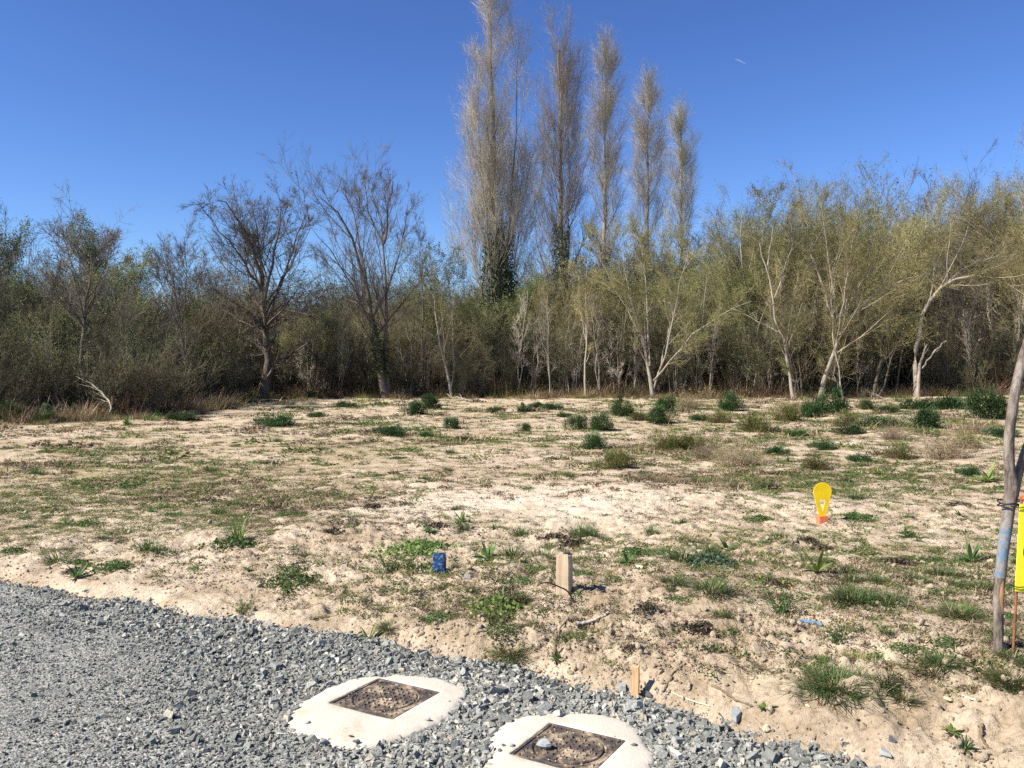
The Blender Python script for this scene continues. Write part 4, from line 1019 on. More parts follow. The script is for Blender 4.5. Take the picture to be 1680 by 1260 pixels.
for kind, px, py, w, label in [
    ("bush", 18, 692, 54, "dark green bush cut by the left edge before the brambles"), ("bush", 72, 694, 50, "dark green bush second from the left edge before the brambles"),
    ("bush", 678, 681, 44, "compact round dark bush below the two stemmed bare tree"), ("bush", 708, 670, 42, "dark bush just behind the compact round one"),
    ("flatbush", 640, 714, 66, "low spreading dark weed patch in mid field below the compact bush"), ("flatbush", 455, 699, 74, "long low dark weed patch below the broad bare tree"),
    ("bush", 742, 703, 34, "small dark bush alone on sand left of centre"), ("bush", 945, 704, 44, "left half of the dark double bush in mid field"), ("bush", 988, 706, 48, "right half of the dark double bush in mid field"),
    ("bush", 1020, 682, 54, "large dark bush behind the dark double bush"), ("bush", 1085, 694, 50, "dark bush right behind the yellow green bush"), ("bush", 1090, 674, 44, "dark bush at the wood's edge near the willow's foot"),
    ("bush", 1198, 674, 48, "dark bush under the long arching willow branch"), ("bush", 1358, 678, 72, "biggest dark bush, standing before the V shaped tree"), ("bush", 1328, 684, 44, "smaller dark bush touching the biggest one's left side"),
    ("bush", 976, 737, 46, "dark green bush alone on sand in front of the double bush"), ("flatbush", 1500, 672, 74, "left end of the long green bed before the arching tree"), ("flatbush", 1560, 672, 84, "right end of the long green bed before the arching tree"),
    ("bush", 1512, 702, 62, "dark bush in front of the long green bed"), ("bush", 1625, 686, 84, "large green bush behind the leaning post"), ("flatbush", 1640, 716, 60, "low green bush beside the leaning post's middle"),
    ("flatbush", 882, 670, 40, "low dark bush at the wood's edge behind the double bush"), ("flatbush", 815, 676, 38, "small low bush below the ivy clad poplar"), ("flatbush", 565, 668, 40, "small low bush below the gap of the two bare trees"),
    ("flatbush", 1412, 758, 52, "low green weed patch between the dry shrubs"), ("flatbush", 1395, 712, 60, "low olive bush below the biggest dark bush"), ("flatbush", 1440, 700, 70, "low green bush left of the one before the long bed"),
    ("flatbush", 1275, 745, 50, "green weed against the right side of the tan dry shrub"), ("flatbush", 1310, 716, 46, "low dark weed between dry shrub and biggest bush"),
    ("olive", 1088, 738, 74, "yellow green bush on bare sand right of the middle"), ("olive", 1132, 738, 66, "darker olive bush joined to the yellow green one"), ("olive", 1242, 708, 72, "olive bush behind the tan dry shrub"),
    ("olive", 1048, 690, 40, "small yellowish bush beside the large dark one"), ("olive", 1390, 700, 60, "yellowish bush right of the biggest dark bush"), ("olive", 1010, 768, 80, "low straggling olive plant left of the yellow green bush"),
    ("dry", 1215, 764, 96, "rounded tan dry shrub on sand above the yellow marker"), ("dry", 1550, 752, 110, "wide tan dry shrub left of the leaning post"), ("dry", 1465, 722, 66, "reddish dry shrub beyond the wide tan one"), ("dry", 1155, 752, 60, "low brown dry shrub under the olive bush"),
    ("dry", 1600, 712, 60, "brown dry shrub beside the green bush behind the post"),
    ("flatbush", 905, 672, 44, "low dark bush next to the one behind the double bush"), ("bush", 860, 676, 26, "tiny dark bush between the ivy clad poplar and double bush"), ("flatbush", 925, 684, 30, "low green weed in the gap behind the double bush"), ("olive", 1180, 694, 50, "olive weed patch in front of the bush under the arching branch"),
    ("flatbush", 1150, 690, 44, "low green weed left of the olive weed patch"), ("olive", 1290, 690, 66, "yellowish weed patch left of the biggest dark bush"), ("bush", 1425, 672, 30, "small bush between the biggest bush and the long bed"), ("dry", 1300, 680, 60, "low tan dry grass before the sinuous stem"), ("dry", 1130, 672, 70, "reddish dry brush at the willow's foot"),
    ("olive", 1470, 752, 60, "low olive weed left of the wide tan dry shrub"), ("flatbush", 1350, 738, 60, "dark low weed patch below the biggest dark bush"), ("olive", 1340, 770, 56, "olive weed right of the rounded tan shrub"), ("flatbush", 1455, 676, 44, "green weed at the left tip of the long bed"), ("olive", 1585, 735, 60, "olive weed behind the wide tan dry shrub"),
    ("flatbush", 300, 690, 60, "low green weed below the brambles on the left"), ("flatbush", 520, 684, 34, "small green weed right of the long low patch"), ("flatbush", 760, 722, 30, "small dark weed below the small lone bush"), ("flatbush", 700, 716, 30, "small green weed right of the low spreading patch"), ("bush", 860, 708, 26, "small bush left of the dark double bush"),
    ("upright", 390, 884, 40, "bright upright grass growing out of a green mat"), ("mat", 386, 893, 96, "low green mat with bright upright grass in it"), ("purple", 545, 880, 52, "purplish weed on bare sand right of the upright grass"),
    ("tuft", 96, 920, 66, "grass tuft near the gravel at the left edge"), ("mat", 190, 932, 76, "flat green weed patch right of the leftmost grass tuft"), ("mat", 20, 905, 50, "green weed cut by the left edge above the gravel"), ("mat", 140, 862, 60, "dark green weed among crusted soil on the left"),
    ("spindly", 400, 1006, 62, "thin yellowish herb at the gravel edge on the left"), ("dock", 606, 1050, 52, "leafy weed standing right at the gravel edge"), ("tuft", 636, 1032, 52, "grass tuft beside the leafy weed at the gravel edge"), ("mat", 478, 955, 96, "bushy low weed left of the pale stick"),
    ("bright", 690, 908, 120, "wide yellowish green weed patch above the blue block"), ("spindly", 640, 940, 80, "straggly weed left of the blue block"), ("tuft", 760, 868, 44, "short grass tuft above the pale sand patch's lower edge"), ("rosette", 800, 915, 60, "long leaved weed between blue block and timber post"),
    ("bright", 818, 1002, 106, "bright green cushion of weeds below the blue block"), ("rosette", 822, 985, 44, "upright leaves growing from the bright green cushion"), ("bigtuft", 838, 1072, 92, "dark grass tuft overhanging the gravel below the bright cushion"), ("rosette", 915, 1082, 34, "small weed at the foot of the dark root"),
    ("tuft", 900, 902, 52, "grass tuft just behind the timber post"), ("mat", 952, 945, 52, "green weed growing against the timber post"), ("mat", 880, 935, 60, "green weed left of the timber post"), ("mat", 1040, 908, 66, "green weed patch above the red scrap"), ("blue", 1165, 922, 88, "blue green mat of weeds below the yellow marker"),
    ("dock", 1342, 938, 70, "large leaved weed below the yellow marker"), ("spindly", 1278, 1004, 110, "bushy herb with small yellow flowers in the right foreground"), ("bigtuft", 1400, 985, 118, "long dark grass tuft right of the yellow flowered herb"), ("tuft", 1168, 972, 90, "thin brownish grass patch right of the timber post"),
    ("tuft", 1112, 958, 56, "small grass tuft between timber post and brownish grass"), ("purple", 1062, 1000, 48, "dark leaved weed on the bank right of the timber post"), ("purple", 1150, 1034, 62, "dark weed clump on top of the bank"), ("tuft", 1182, 1010, 42, "little green grass tuft above the dark weed clump"),
    ("star", 1257, 1162, 36, "star shaped green rosette on the bank near the gravel"), ("rosette", 1170, 1068, 34, "small flat green weed on the bank above the star rosette"), ("spindly", 1370, 1052, 90, "straggly herb behind the blue strip"), ("yellow", 1404, 1088, 50, "yellow grass tuft behind the biggest grass tuft"),
    ("bigtuft", 1372, 1128, 160, "biggest grass tuft, dark green, in the right foreground"), ("tuft", 1482, 1148, 64, "grass tuft right below the biggest one"), ("tuft", 1448, 1122, 70, "grass joined to the biggest tuft's right side"), ("bigtuft", 1572, 1008, 96, "dark grass tuft left of the leaning post's foot"),
    ("tuft", 1546, 1088, 74, "flattened grass tuft below and left of the post's foot"), ("bigtuft", 1660, 1122, 110, "grass tuft cut by the right edge below the yellow sign"), ("tuft", 1652, 1074, 44, "short grass at the foot of the sign's rod"), ("tuft", 1612, 966, 60, "grass tuft just left of the leaning post"), ("rosette", 1592, 922, 66, "broad weed left of the blue painted part of the post"),
    ("star", 1562, 1190, 40, "small green rosette low at the right near the gravel"), ("rosette", 1585, 1228, 40, "small green weed lowest at the right by the gravel"), ("dock", 1622, 790, 56, "bright leafy weed behind the leaning post"), ("flatbush", 1590, 778, 46, "dark weed left of the bright leafy one"), ("mat", 1442, 1075, 60, "thin flattened weed left of the flattened grass"),
    ("dock", 210, 697, 30, "pale leafy weed alone below the brambles on the left")]:
    plant(kind, px, py, w, label)

# ---- smaller weeds: each its own, alike within a kind
def veg(x, y):
    """how thickly weeds stand, 0..1"""
    v = 0.30 + 0.8 * sm((fbm(x * .45, y * .45, 3, 91) - .40) / .3)
    v = v * (1 - .97 * bump2(x, y, pale[0], pale[1], 2.3, 1.7)) + .3 * bump2(x, y, -5.5, 9.5, 3.2, 2.8) + .6 * sm((y - 12) / 8) * sm((x - 1) / 5)
    s, _ = edge_st(x, y); return np.clip(v, 0.04, 1) * sm((s - .05) / .5) * (wood_edge(x, y) < .5)
def field_points(n, d0, d1, r, pw=1.0):
    m = n * 8; a = np.radians(r.uniform(-36, 36, m)); d = (d0 ** (-pw) + (d1 ** (-pw) - d0 ** (-pw)) * r.uniform(size=m)) ** (-1 / pw)
    x, y = np.sin(a) * d, np.cos(a) * d; keep = r.uniform(size=m) < veg(x, y); return x[keep][:n], y[keep][:n]
SMALL = {"tuft": "small grass tuft", "rosette": "small rosette weed", "mat": "small flat weed", "purple": "small purplish weed"}
rq = np.random.default_rng(43)
x, y = field_points(280, 4.3, 19, rq, .6); few = []
for q in range(len(x)):
    kd = rq.choice(["tuft", "rosette", "mat", "purple"], p=[.34, .22, .34, .10]); sc = rq.uniform(.3, .85) * (1.05 if y[q] > 6 else .75)
    o = place_plant(kd, q, (x[q], y[q], Hs(x[q], y[q])), rq.uniform(0, 6.28), (sc, sc, sc * rq.uniform(.45, .9)))
    tag(o, SMALL[kd], KIND[kd][3], SMALL[kd] + "s on the plot"); few.append((o, SMALL[kd], x[q], y[q]))
MARKS = [(nm, *at(a_, b_)[:2]) for nm, a_, b_ in [("the yellow marker", 1349, 857), ("the timber post", 926, 975), ("the blue block", 721, 943), ("the thin stake", 1043, 1152), ("the leaning post", 1638, 1066), ("the bright upright grass", 390, 884), ("the pale sand patch", 855, 825), ("the blue strip", 1328, 1024),
         ("the tan dry shrub", 1215, 764), ("the dark double bush", 966, 704), ("the moss ochre patch", 230, 770), ("the yellow flowered herb", 1278, 1004), ("the dark flat stick", 468, 768), ("the leftmost grass tuft", 96, 920), ("the purplish weed on sand", 545, 880), ("the long green bed", 1530, 672), ("the long low weed patch", 455, 699)]]
name_by_landmark(few, MARKS)

# ---- ground cover too fine to count
cov = [tuft(rp, 26, .03, .08, .0022, 1.3, g_green, .03), tuft(rp, 22, .03, .07, .0022, 1.4, g_dry, .03), leafmat(rp, 46, .06, .025, .018, w_mid, None, 6), leafmat(rp, 40, .06, .03, .016, w_purple, g_dry, 8), tuft(rp, 20, .02, .06, .002, 1.4, g_red, .035), tuft(rp, 30, .03, .07, .0022, 1.3, g_yell, .035), leafmat(rp, 60, .08, .02, .016, w_olive, g_green, 8)]
cov_col = proto_collection("cover_kinds", cov)
rc = np.random.default_rng(44)
xa, ya = field_points(9000, 4.2, 12, rc, .7); xb, yb = field_points(21000, 8, 38, rc, .55)
xc, yc = field_points(3000, 14, 38, rc, -.5)
x = np.concatenate([xa, xb, xc]); y = np.concatenate([ya, yb, yc]); n = len(x)
sc = np.exp(rc.normal(-.25, .38, n)) * np.where(y < 9, .75, .8 + .016 * y); sc[len(xa) + len(xb):] *= 2.3; sc = np.where(y < 9, np.minimum(sc, .72), sc)
zone = fbm(x * .6, y * .6, 2, 95)
idx = np.where(zone + .12 * rc.normal(size=n) > .5, rc.choice([0, 2, 6, 4, 1, 5], n, p=[.10, .10, .28, .24, .16, .12]), rc.choice([1, 3, 4, 0, 6], n, p=[.18, .30, .36, .06, .10]))
o = scatter("ground_cover", np.stack([x, y, H(x, y)], 1), np.stack([0 * x, 0 * x, rc.uniform(0, 6.28, n)], 1), np.stack([sc * 1.3, sc * 1.3, sc * rc.uniform(.5, 1, n)], 1), idx, cov_col)
tag(o, "fine sprigs and dead stalks speckling the sandy plot", kind="stuff")

# ---- dry grass and stalks along the foot of the wood
eg = [tuft(rp, 120, .12, .30, .0035, .8, g_dry, .10), tuft(rp, 90, .12, .34, .003, .6, g_red, .10), tuft(rp, 110, .10, .24, .0035, .9, g_yell, .12), tuft(rp, 120, .1, .25, .0035, 1.0, g_green, .12)]
eg_col = proto_collection("edge_grass_kinds", eg)
x, y = wood_points(1500, -1.0, 2.4, rc); n = len(x)
px_ = 840 + x / y * F
idx = rc.choice(4, n, p=[.36, .36, .14, .14])
sc = np.exp(rc.normal(0, .4, n)) * np.where(wood_edge(x, y) > .5, 1.7, .9) * np.where(px_ < 380, .75, 1.0) * (.5 + fbm(x * .6, y * .6, 2, 99))
o = scatter("dry_grass", np.stack([x, y, H(x, y)], 1), np.stack([0 * x, 0 * x, rc.uniform(0, 6.28, n)], 1), sc, idx, eg_col)
tag(o, "tan and reddish dry grass along the foot of the wood", kind="stuff")

# ---- soil clods and crumbs
m_clod = noisy_mat("soil_clod", (.36, .285, .195), (.49, .40, .29), 4, .95, .02)
cl = []
for q in range(6):
    V, Q, T = lump(rp, squash=(1, .85, .65)); cl.append(build("clod", V, Q, T, [m_clod], smooth=True))
cl_col = proto_collection("clod_kinds", cl)
m_ = 60000; a = np.radians(rc.uniform(-36, 36, m_)); d = (3.6 ** -.9 + (13 ** -.9 - 3.6 ** -.9) * rc.uniform(size=m_)) ** (-1 / .9); x, y = np.sin(a) * d, np.cos(a) * d
s, _ = edge_st(x, y)
keep = (s > .02) & (rc.uniform(size=m_) < .12 + .9 * sm((fbm(x * 1.3, y * 1.3, 3, 97) - .45) / .22)); x, y = x[keep][:20000], y[keep][:20000]; n = len(x)
sz = .009 * np.exp(rc.normal(0, .6, n)); sz = np.minimum(sz, .05)
o = scatter("soil_crumbs", np.stack([x, y, H(x, y) + sz * .15], 1), rc.uniform(0, 6.28, (n, 3)), sz, rc.integers(0, 6, n), cl_col, parent=ground)

# ------------------------------------------------------------------ stakes, marker, sign and litter
m_timber = noisy_mat("weathered_pale_timber", (.33, .24, .155), (.50, .40, .28), 26, .85, .006, (1, 1, .06), (.58, .49, .37))
m_orange = noisy_mat("fresh_orange_timber", (.42, .24, .11), (.60, .38, .20), 26, .85, .003, (1, 1, .08), (.62, .47, .30))
m_char = noisy_mat("dark_frayed_top", (.03, .03, .035), (.12, .12, .125), 30)
def post(w, d, h, r, taper=.97, seg=6):
    """a sawn post with slightly uneven, bevelled edges, its top split"""
    S = []; c = .12
    ring = np.array([[-1 + c, -1], [1 - c, -1], [1, -1 + c], [1, 1 - c], [1 - c, 1], [-1 + c, 1], [-1, 1 - c], [-1, -1 + c]])
    for q in range(seg + 1):
        u = q / seg; k = taper ** q if q < seg else taper ** q * .95
        S.append(np.column_stack([ring[:, 0] * w / 2 * k, ring[:, 1] * d / 2 * k, np.full(8, -.12 + (h + .12) * u) + (r.normal(0, .006, 8) if q == seg else 0)]) + [*(r.normal(0, w * .01, 2)), 0])
    V = np.concatenate(S); i = np.arange(seg)[:, None] * 8; j = np.arange(8)[None, :]; j2 = (j + 1) % 8
    Q = np.stack([i + j, i + j2, i + 8 + j2, i + 8 + j], -1).reshape(-1, 4); t = len(V); V = np.vstack([V, S[-1].mean(0)])
    return V, Q, np.stack([np.full(8, t), seg * 8 + np.arange(8), seg * 8 + (np.arange(8) + 1) % 8], 1)
ro = np.random.default_rng(51)
p = at(926, 975); S = F / p[1]
o = empty("timber_post", tuple(p), math.radians(-22)); tag(o, "short squared pale timber post with frayed dark top", "post")
V, Q, T = post(.088, .080, 66 / S, ro, .995); link("shaft", build("shaft", V, Q, T, [m_timber]), o)
V, Q, T = lump(ro, squash=(1, .8, .7)); link("frayed_top", build("frayed_top", V * .055 + [.006, .01, 66 / S + .006], Q, T, [m_char]), o)
p = at(1043, 1152); S = F / p[1]
o = empty("wooden_stake", tuple(p), math.radians(-18)); tag(o, "thin orange wooden stake at the edge of the gravel", "stake")
V, Q, T = post(.032, .024, 60 / S, ro, 1.0); link("shaft", build("shaft", V, Q, T, [m_orange]), o)
# blue painted stake end
m_blue, N, L, b = mat("blotchy_blue_paint", .6, .4)
n1 = noise(N, L, 42, 3, .6); q = ramp(N, [(.44, (.006, .016, .05)), (.53, (.015, .06, .17)), (.64, (.09, .20, .36))]); L.new(n1.outputs[0], q.inputs[0]); L.new(q.outputs[0], b.inputs["Base Color"]); bump(N, L, b, n1.outputs[0], .003)
p = at(721, 943); S = F / p[1]
o = empty("blue_block", tuple(p), math.radians(-14)); tag(o, "small blotchy blue painted wooden block stuck in the soil", "block")
V, Q, T = post(.085, .045, 36 / S, ro, 1.0); link("body", build("body", V, Q, T, [m_blue]), o)

# yellow marker: a drop-shaped plate with a triangular opening on an orange foot
def plain(name, colr, rough=.5, spec=.4, sc=9, amt=.12):
    return noisy_mat(name, tuple(v * (1 - amt) for v in colr), tuple(min(v * (1 + amt), .95) for v in colr), sc, rough, .001, spec=spec)
m_yel = plain("yellow_plastic", (.80, .56, .005), .45); m_foot = plain("orange_red_plastic", (.62, .17, .085), .6, sc=25)
p = at(1349, 857); S = F / p[1]; k = 1 / S
o = empty("survey_marker", tuple(p), math.radians(6)); tag(o, "yellow drop shaped survey marker on an orange foot", "marker")
A = 96; th = np.arange(A) * 2 * np.pi / A; hc = np.array([0, 26 * k])         # centre inside the opening
def cast(poly):
    """distance from hc to a closed outline in every direction th"""
    P = np.asarray(poly, float) * k - hc; out = np.zeros(A)
    for q in range(A):
        d = np.array([math.sin(th[q]), math.cos(th[q])]); best = 0
        for a_, b_ in zip(P, np.roll(P, -1, 0)):
            e = b_ - a_; den = d[0] * e[1] - d[1] * e[0]
            if abs(den) < 1e-12: continue
            t = (a_[0] * e[1] - a_[1] * e[0]) / den; u = (a_[0] * d[1] - a_[1] * d[0]) / den
            if t > 0 and -1e-9 <= u <= 1 + 1e-9: best = max(best, t)
        out[q] = best
    return out
ca = np.radians(np.linspace(-25, 205, 40))
outer = cast([(-4.5, 6)] + [(4.5, 6)] + [(15.5 * math.cos(a_), 50 + 15.5 * math.sin(a_)) for a_ in ca])
inner = cast([(-5.2, 37), (5.2, 37), (0.8, 19), (-0.8, 19)])
rows = []
for rr_, yy in ((inner, -.003), (outer, -.003), (outer, .003), (inner, .003)): rows.append(np.column_stack([np.sin(th) * rr_, np.full(A, yy), np.cos(th) * rr_ + hc[1]]))
i = np.arange(4)[:, None] * A; i2 = (np.arange(4)[:, None] + 1) % 4 * A; j = np.arange(A)[None, :]; j2 = (j + 1) % A
link("plate", build("plate", np.concatenate(rows), np.stack([i + j, i2 + j, i2 + j2, i + j2], -1).reshape(-1, 4), mats=[m_yel]), o)
V, Q, T = post(17 * k, .07, 10 * k, ro, 1.0, 2); link("foot", build("foot", V, Q, T, [m_foot]), o)

# leaning forked limb used as a post, blue paint and bare wood on its lower half
Yp = at(1638, 1066)[1]; kp = Yp / F
m_limb, N, L, b = mat("grey_limb_bark", .9, .2)
tc = N.new("ShaderNodeTexCoord"); mp = N.new("ShaderNodeMapping"); mp.inputs["Scale"].default_value = (1, 1, .3); L.new(tc.outputs["Object"], mp.inputs[0])
n1 = noise(N, L, 30, 6, .65, vec=mp.outputs[0]); q = ramp(N, [(.34, (.07, .055, .045)), (.5, (.17, .14, .115)), (.66, (.30, .26, .22))]); L.new(n1.outputs[0], q.inputs[0]); L.new(q.outputs[0], b.inputs["Base Color"]); bump(N, L, b, n1.outputs[0], .016)
m_painted, N, L, b = mat("worn_blue_paint_on_bark", .8, .3)
tc = N.new("ShaderNodeTexCoord"); mp = N.new("ShaderNodeMapping"); mp.inputs["Scale"].default_value = (1, 1, .45); L.new(tc.outputs["Object"], mp.inputs[0])
n1 = noise(N, L, 24, 6, .7, vec=mp.outputs[0]); q = ramp(N, [(.38, (.15, .125, .10)), (.49, (.24, .22, .20)), (.56, (.10, .165, .24)), (.70, (.20, .27, .34))]); L.new(n1.outputs[0], q.inputs[0]); L.new(q.outputs[0], b.inputs["Base Color"]); bump(N, L, b, n1.outputs[0], .006)
m_bare = noisy_mat("stripped_rusty_wood", (.20, .09, .04), (.42, .27, .14), 20, .85, .004, (1, 1, .15))
m_wire = noisy_mat("black_wire", (.012, .012, .012), (.03, .03, .03), 30, .6, .0005)
def ctr(pts, S=18):
    """smooth curve through points"""
    P = np.asarray(pts, float); P = np.vstack([2 * P[0] - P[1], P, 2 * P[-1] - P[-2]]); out = []
    for q in range(1, len(P) - 2):
        t = np.linspace(0, 1, S, endpoint=False)[:, None]
        out.append(.5 * (2 * P[q] + (P[q + 1] - P[q - 1]) * t + (2 * P[q - 1] - 5 * P[q] + 4 * P[q + 1] - P[q + 2]) * t ** 2 + (3 * P[q] - P[q - 1] - 3 * P[q + 1] + P[q + 2]) * t ** 3))
    return np.vstack(out + [P[-2:-1]])
pb = at(1638, 1066); Hb = np.array([pb[0], pb[1], pb[2]])
limb = empty("leaning_post", tuple(Hb)); tag(limb, "leaning forked grey tree limb with worn blue paint, set as a post", "post")
def limb_part(name, path, radii, m, k=12):
    P = ctr(np.array([at_depth(a_, b_, Yp + c_) for a_, b_, c_ in path]) - Hb, 10); R = np.interp(np.linspace(0, 1, len(P)), np.linspace(0, 1, len(radii)), radii) * kp * .8
    th_ = np.arange(len(P)); R = R * (1 + .02 * np.sin(th_ * .7) + .012 * ro.normal(size=len(P)))
    V, Q = tubes(P[None], R[None], k); link(name, build(name, V, Q, mats=[m], smooth=True), limb)
limb_part("foot", [(1637, 1090, 0), (1638, 1030, 0), (1638, 985, 0), (1641, 945, 0)], [9.5, 10, 10.5], m_limb)
limb_part("bare_wood", [(1643, 1006, -.012), (1643, 975, -.016), (1645, 942, -.012)], [4, 6, 4], m_bare)
limb_part("painted_shaft", [(1641, 947, 0), (1646, 900, 0), (1651, 865, .0), (1656, 828, .0)], [11, 11.5, 12], m_painted)
limb_part("stem", [(1656, 830, 0), (1659, 800, 0), (1656, 760, 0), (1656, 715, .01), (1662, 665, .02), (1670, 620, .03), (1682, 575, .05), (1708, 490, .08), (1738, 380, .1), (1760, 250, .12)], [13, 13, 10, 10, 10, 9.5, 9, 8, 6, 2], m_limb)
limb_part("side_stem", [(1652, 862, .03), (1664, 812, .03), (1672, 775, .03), (1684, 735, .03), (1715, 660, .05), (1740, 560, .1)], [6, 8.5, 8.5, 8, 6, 2], m_limb)
a = np.linspace(0, 2.1 * np.pi * 2, 60); c_ = at_depth(1655, 830, Yp) - Hb
P = np.column_stack([c_[0] + .046 * np.cos(a), c_[1] + .046 * np.sin(a), c_[2] + .006 * np.sin(a * 1.7) + .002 * a]); V, Q = tubes(P[None], np.full((1, 60), .0032), 5)
link("wire_tie", build("wire_tie", V, Q, mats=[m_wire]), limb)

# yellow notice on a rusty rod, half out of the picture
m_rust = noisy_mat("rusty_iron", (.12, .045, .02), (.27, .12, .06), 40, .85, .001)
m_sign = plain("bright_yellow_panel", (.80, .74, .03), .5); m_cap = plain("orange_red_cap", (.75, .12, .03), .5); m_ink = plain("dark_green_print", (.03, .07, .03), .6)
pr = at(1662, 1077); Yr = pr[1]; kr = Yr / F
sg = empty("yellow_sign", tuple(pr)); tag(sg, "bright yellow notice panel on a rusty rod at the right edge", "sign")
P = np.array([at_depth(1661, 1090, Yr), at_depth(1667, 985, Yr), at_depth(1676, 815, Yr)]) - pr; V, Q = tubes(P[None], np.full((1, 3), .0058), 8); link("rod", build("rod", V, Q, mats=[m_rust]), sg)
def sgp(a_, b_, y_): return at_depth(a_, b_, Yr) - pr + [0, y_, 0]
cs = [(1671, 826), (1798, 832), (1791, 976), (1663, 969)]
V = np.array([sgp(*c_, -.012) for c_ in cs] + [sgp(*c_, -.008) for c_ in cs]); link("panel", build("panel", V, [[0, 3, 2, 1], [4, 5, 6, 7], [0, 1, 5, 4], [1, 2, 6, 5], [2, 3, 7, 6], [3, 0, 4, 7]], mats=[m_sign]), sg)
a = np.radians(np.linspace(55, 305, 40)); rows = []
for rr_, yy in ((17, -.0135), (23, -.0135), (23, -.0122), (17, -.0122)): rows.append(np.array([sgp(1699 + rr_ * math.cos(q), 905 - rr_ * math.sin(q), yy) for q in a]))
n = 40; i = np.arange(4)[:, None] * n; i2 = (np.arange(4)[:, None] + 1) % 4 * n; j = np.arange(n - 1)[None, :]
link("letter", build("letter", np.concatenate(rows), np.stack([i + j, i2 + j, i2 + j + 1, i + j + 1], -1).reshape(-1, 4), mats=[m_ink]), sg)
V, Q, T = lump(ro, squash=(1, 1, .7)); link("cap", build("cap", V * .042 + sgp(1682, 817, -.004), Q, T, [m_cap], smooth=True), sg)
for yy in (832, 962):
    P = np.array([sgp(1655 + .0 * yy, yy - 3, -.016), sgp(1668, yy, -.018), sgp(1680, yy - 1, -.015)]); V, Q = tubes(ctr(P, 6)[None], np.full((1, 13), .0022), 5); link("wire_tie", build("wire_tie", V, Q, mats=[m_wire]), sg)

# sticks, roots and cable lying about
m_stick = noisy_mat("bleached_stick", (.42, .33, .23), (.62, .53, .41), 25, .85, .002); m_root = noisy_mat("brown_root", (.09, .065, .045), (.20, .15, .10), 25, .9, .002)
m_grey = noisy_mat("grey_driftwood", (.22, .19, .165), (.40, .36, .32), 25, .9, .003)
def stick(path, r0, r1, m, label, name="stick", cat="stick", lift=None):
    P = np.array([at(a_, b_) for a_, b_ in path]); 
    P[:, 2] += r0 * .6 if lift is None else np.asarray(lift)
    C = ctr(P, 6); C[:, :2] += ro.normal(0, r0 * .25, (len(C), 2)); o0 = C[0].copy()
    V, Q = tubes((C - o0)[None], np.linspace(r0, r1, len(C))[None] * .72 * (1 + .07 * ro.normal(size=(1, len(C)))), 6)
    return tag(link(name, build(name, V, Q, mats=[m], smooth=True), None, tuple(o0)), label, cat)
for path, a_, b_, m_, lab in [
    ([(596, 914), (575, 921), (548, 931)], .011, .008, m_stick, "pale straight stick lying left of the blue block"), ([(556, 964), (568, 972), (582, 984)], .006, .004, m_stick, "short pale twig near the low weed on the left"),
    ([(434, 767), (468, 768), (502, 773)], .016, .008, m_root, "dark thin stick lying flat in mid field"), ([(1168, 1126), (1190, 1138), (1212, 1152), (1236, 1160)], .008, .006, m_root, "curved brown root on the bank above the star rosette"),
    ([(1612, 1190), (1609, 1200), (1613, 1216), (1622, 1228)], .010, .006, m_root, "hooked dark root low at the right"), ([(1566, 1140), (1588, 1146), (1610, 1152)], .006, .005, m_stick, "white straw lying at the lower right"),
    ([(912, 1092), (910, 1066), (915, 1042), (930, 1020)], .012, .006, m_root, "dark root running down the bank below the timber post"), ([(1092, 1130), (1100, 1110), (1112, 1098), (1117, 1085)], .007, .004, m_root, "dark crooked twig on the bank right of the thin stake"),
    ([(1088, 1134), (1110, 1141), (1132, 1150), (1165, 1160)], .007, .004, m_stick, "tan root running right from the thin stake"), ([(944, 1030), (962, 1024), (985, 1016), (1000, 1008)], .018, .008, m_grey, "grey weathered piece of driftwood on top of the bank"),
    ([(640, 775), (690, 772), (735, 778)], .010, .005, m_root, "dark twig lying in the middle of the field"), ([(880, 818), (930, 815), (975, 812), (995, 808)], .008, .005, m_root, "brown twig on the pale sand patch"),
    ([(1440, 1103), (1480, 1096), (1510, 1090), (1570, 1083)], .007, .004, m_root, "long thin root between the biggest tuft and the post"), ([(1272, 910), (1290, 906), (1310, 912)], .008, .005, m_root, "dark twig left of the large leaved weed"), ([(20, 768), (32, 770), (42, 776)], .014, .008, m_root, "short dark stick at the left in mid field")]:
    stick(path, a_, b_, m_, lab)
q = at(938, 979); q0 = at(886, 954)
P = np.array([at_depth(886, 957, q[1] - .12), at_depth(900, 956, q[1] - .12), at_depth(918, 963, q[1] - .11), at_depth(932, 971, q[1] - .09), at_depth(944, 985, q[1] - .08)]); P[0, 2] = max(P[0, 2], Hs(P[0, 0], P[0, 1]) + .003); P[-1, 2] = Hs(P[-1, 0], P[-1, 1]) - .01
C = ctr(P, 8); o0 = C[-1].copy(); V, Q = tubes((C - o0)[None], np.full((1, len(C)), .0045), 7); tag(link("black_cable", build("black_cable", V, Q, mats=[m_wire], smooth=True), None, tuple(o0)), "thin black cable curving across the foot of the timber post", "cable")
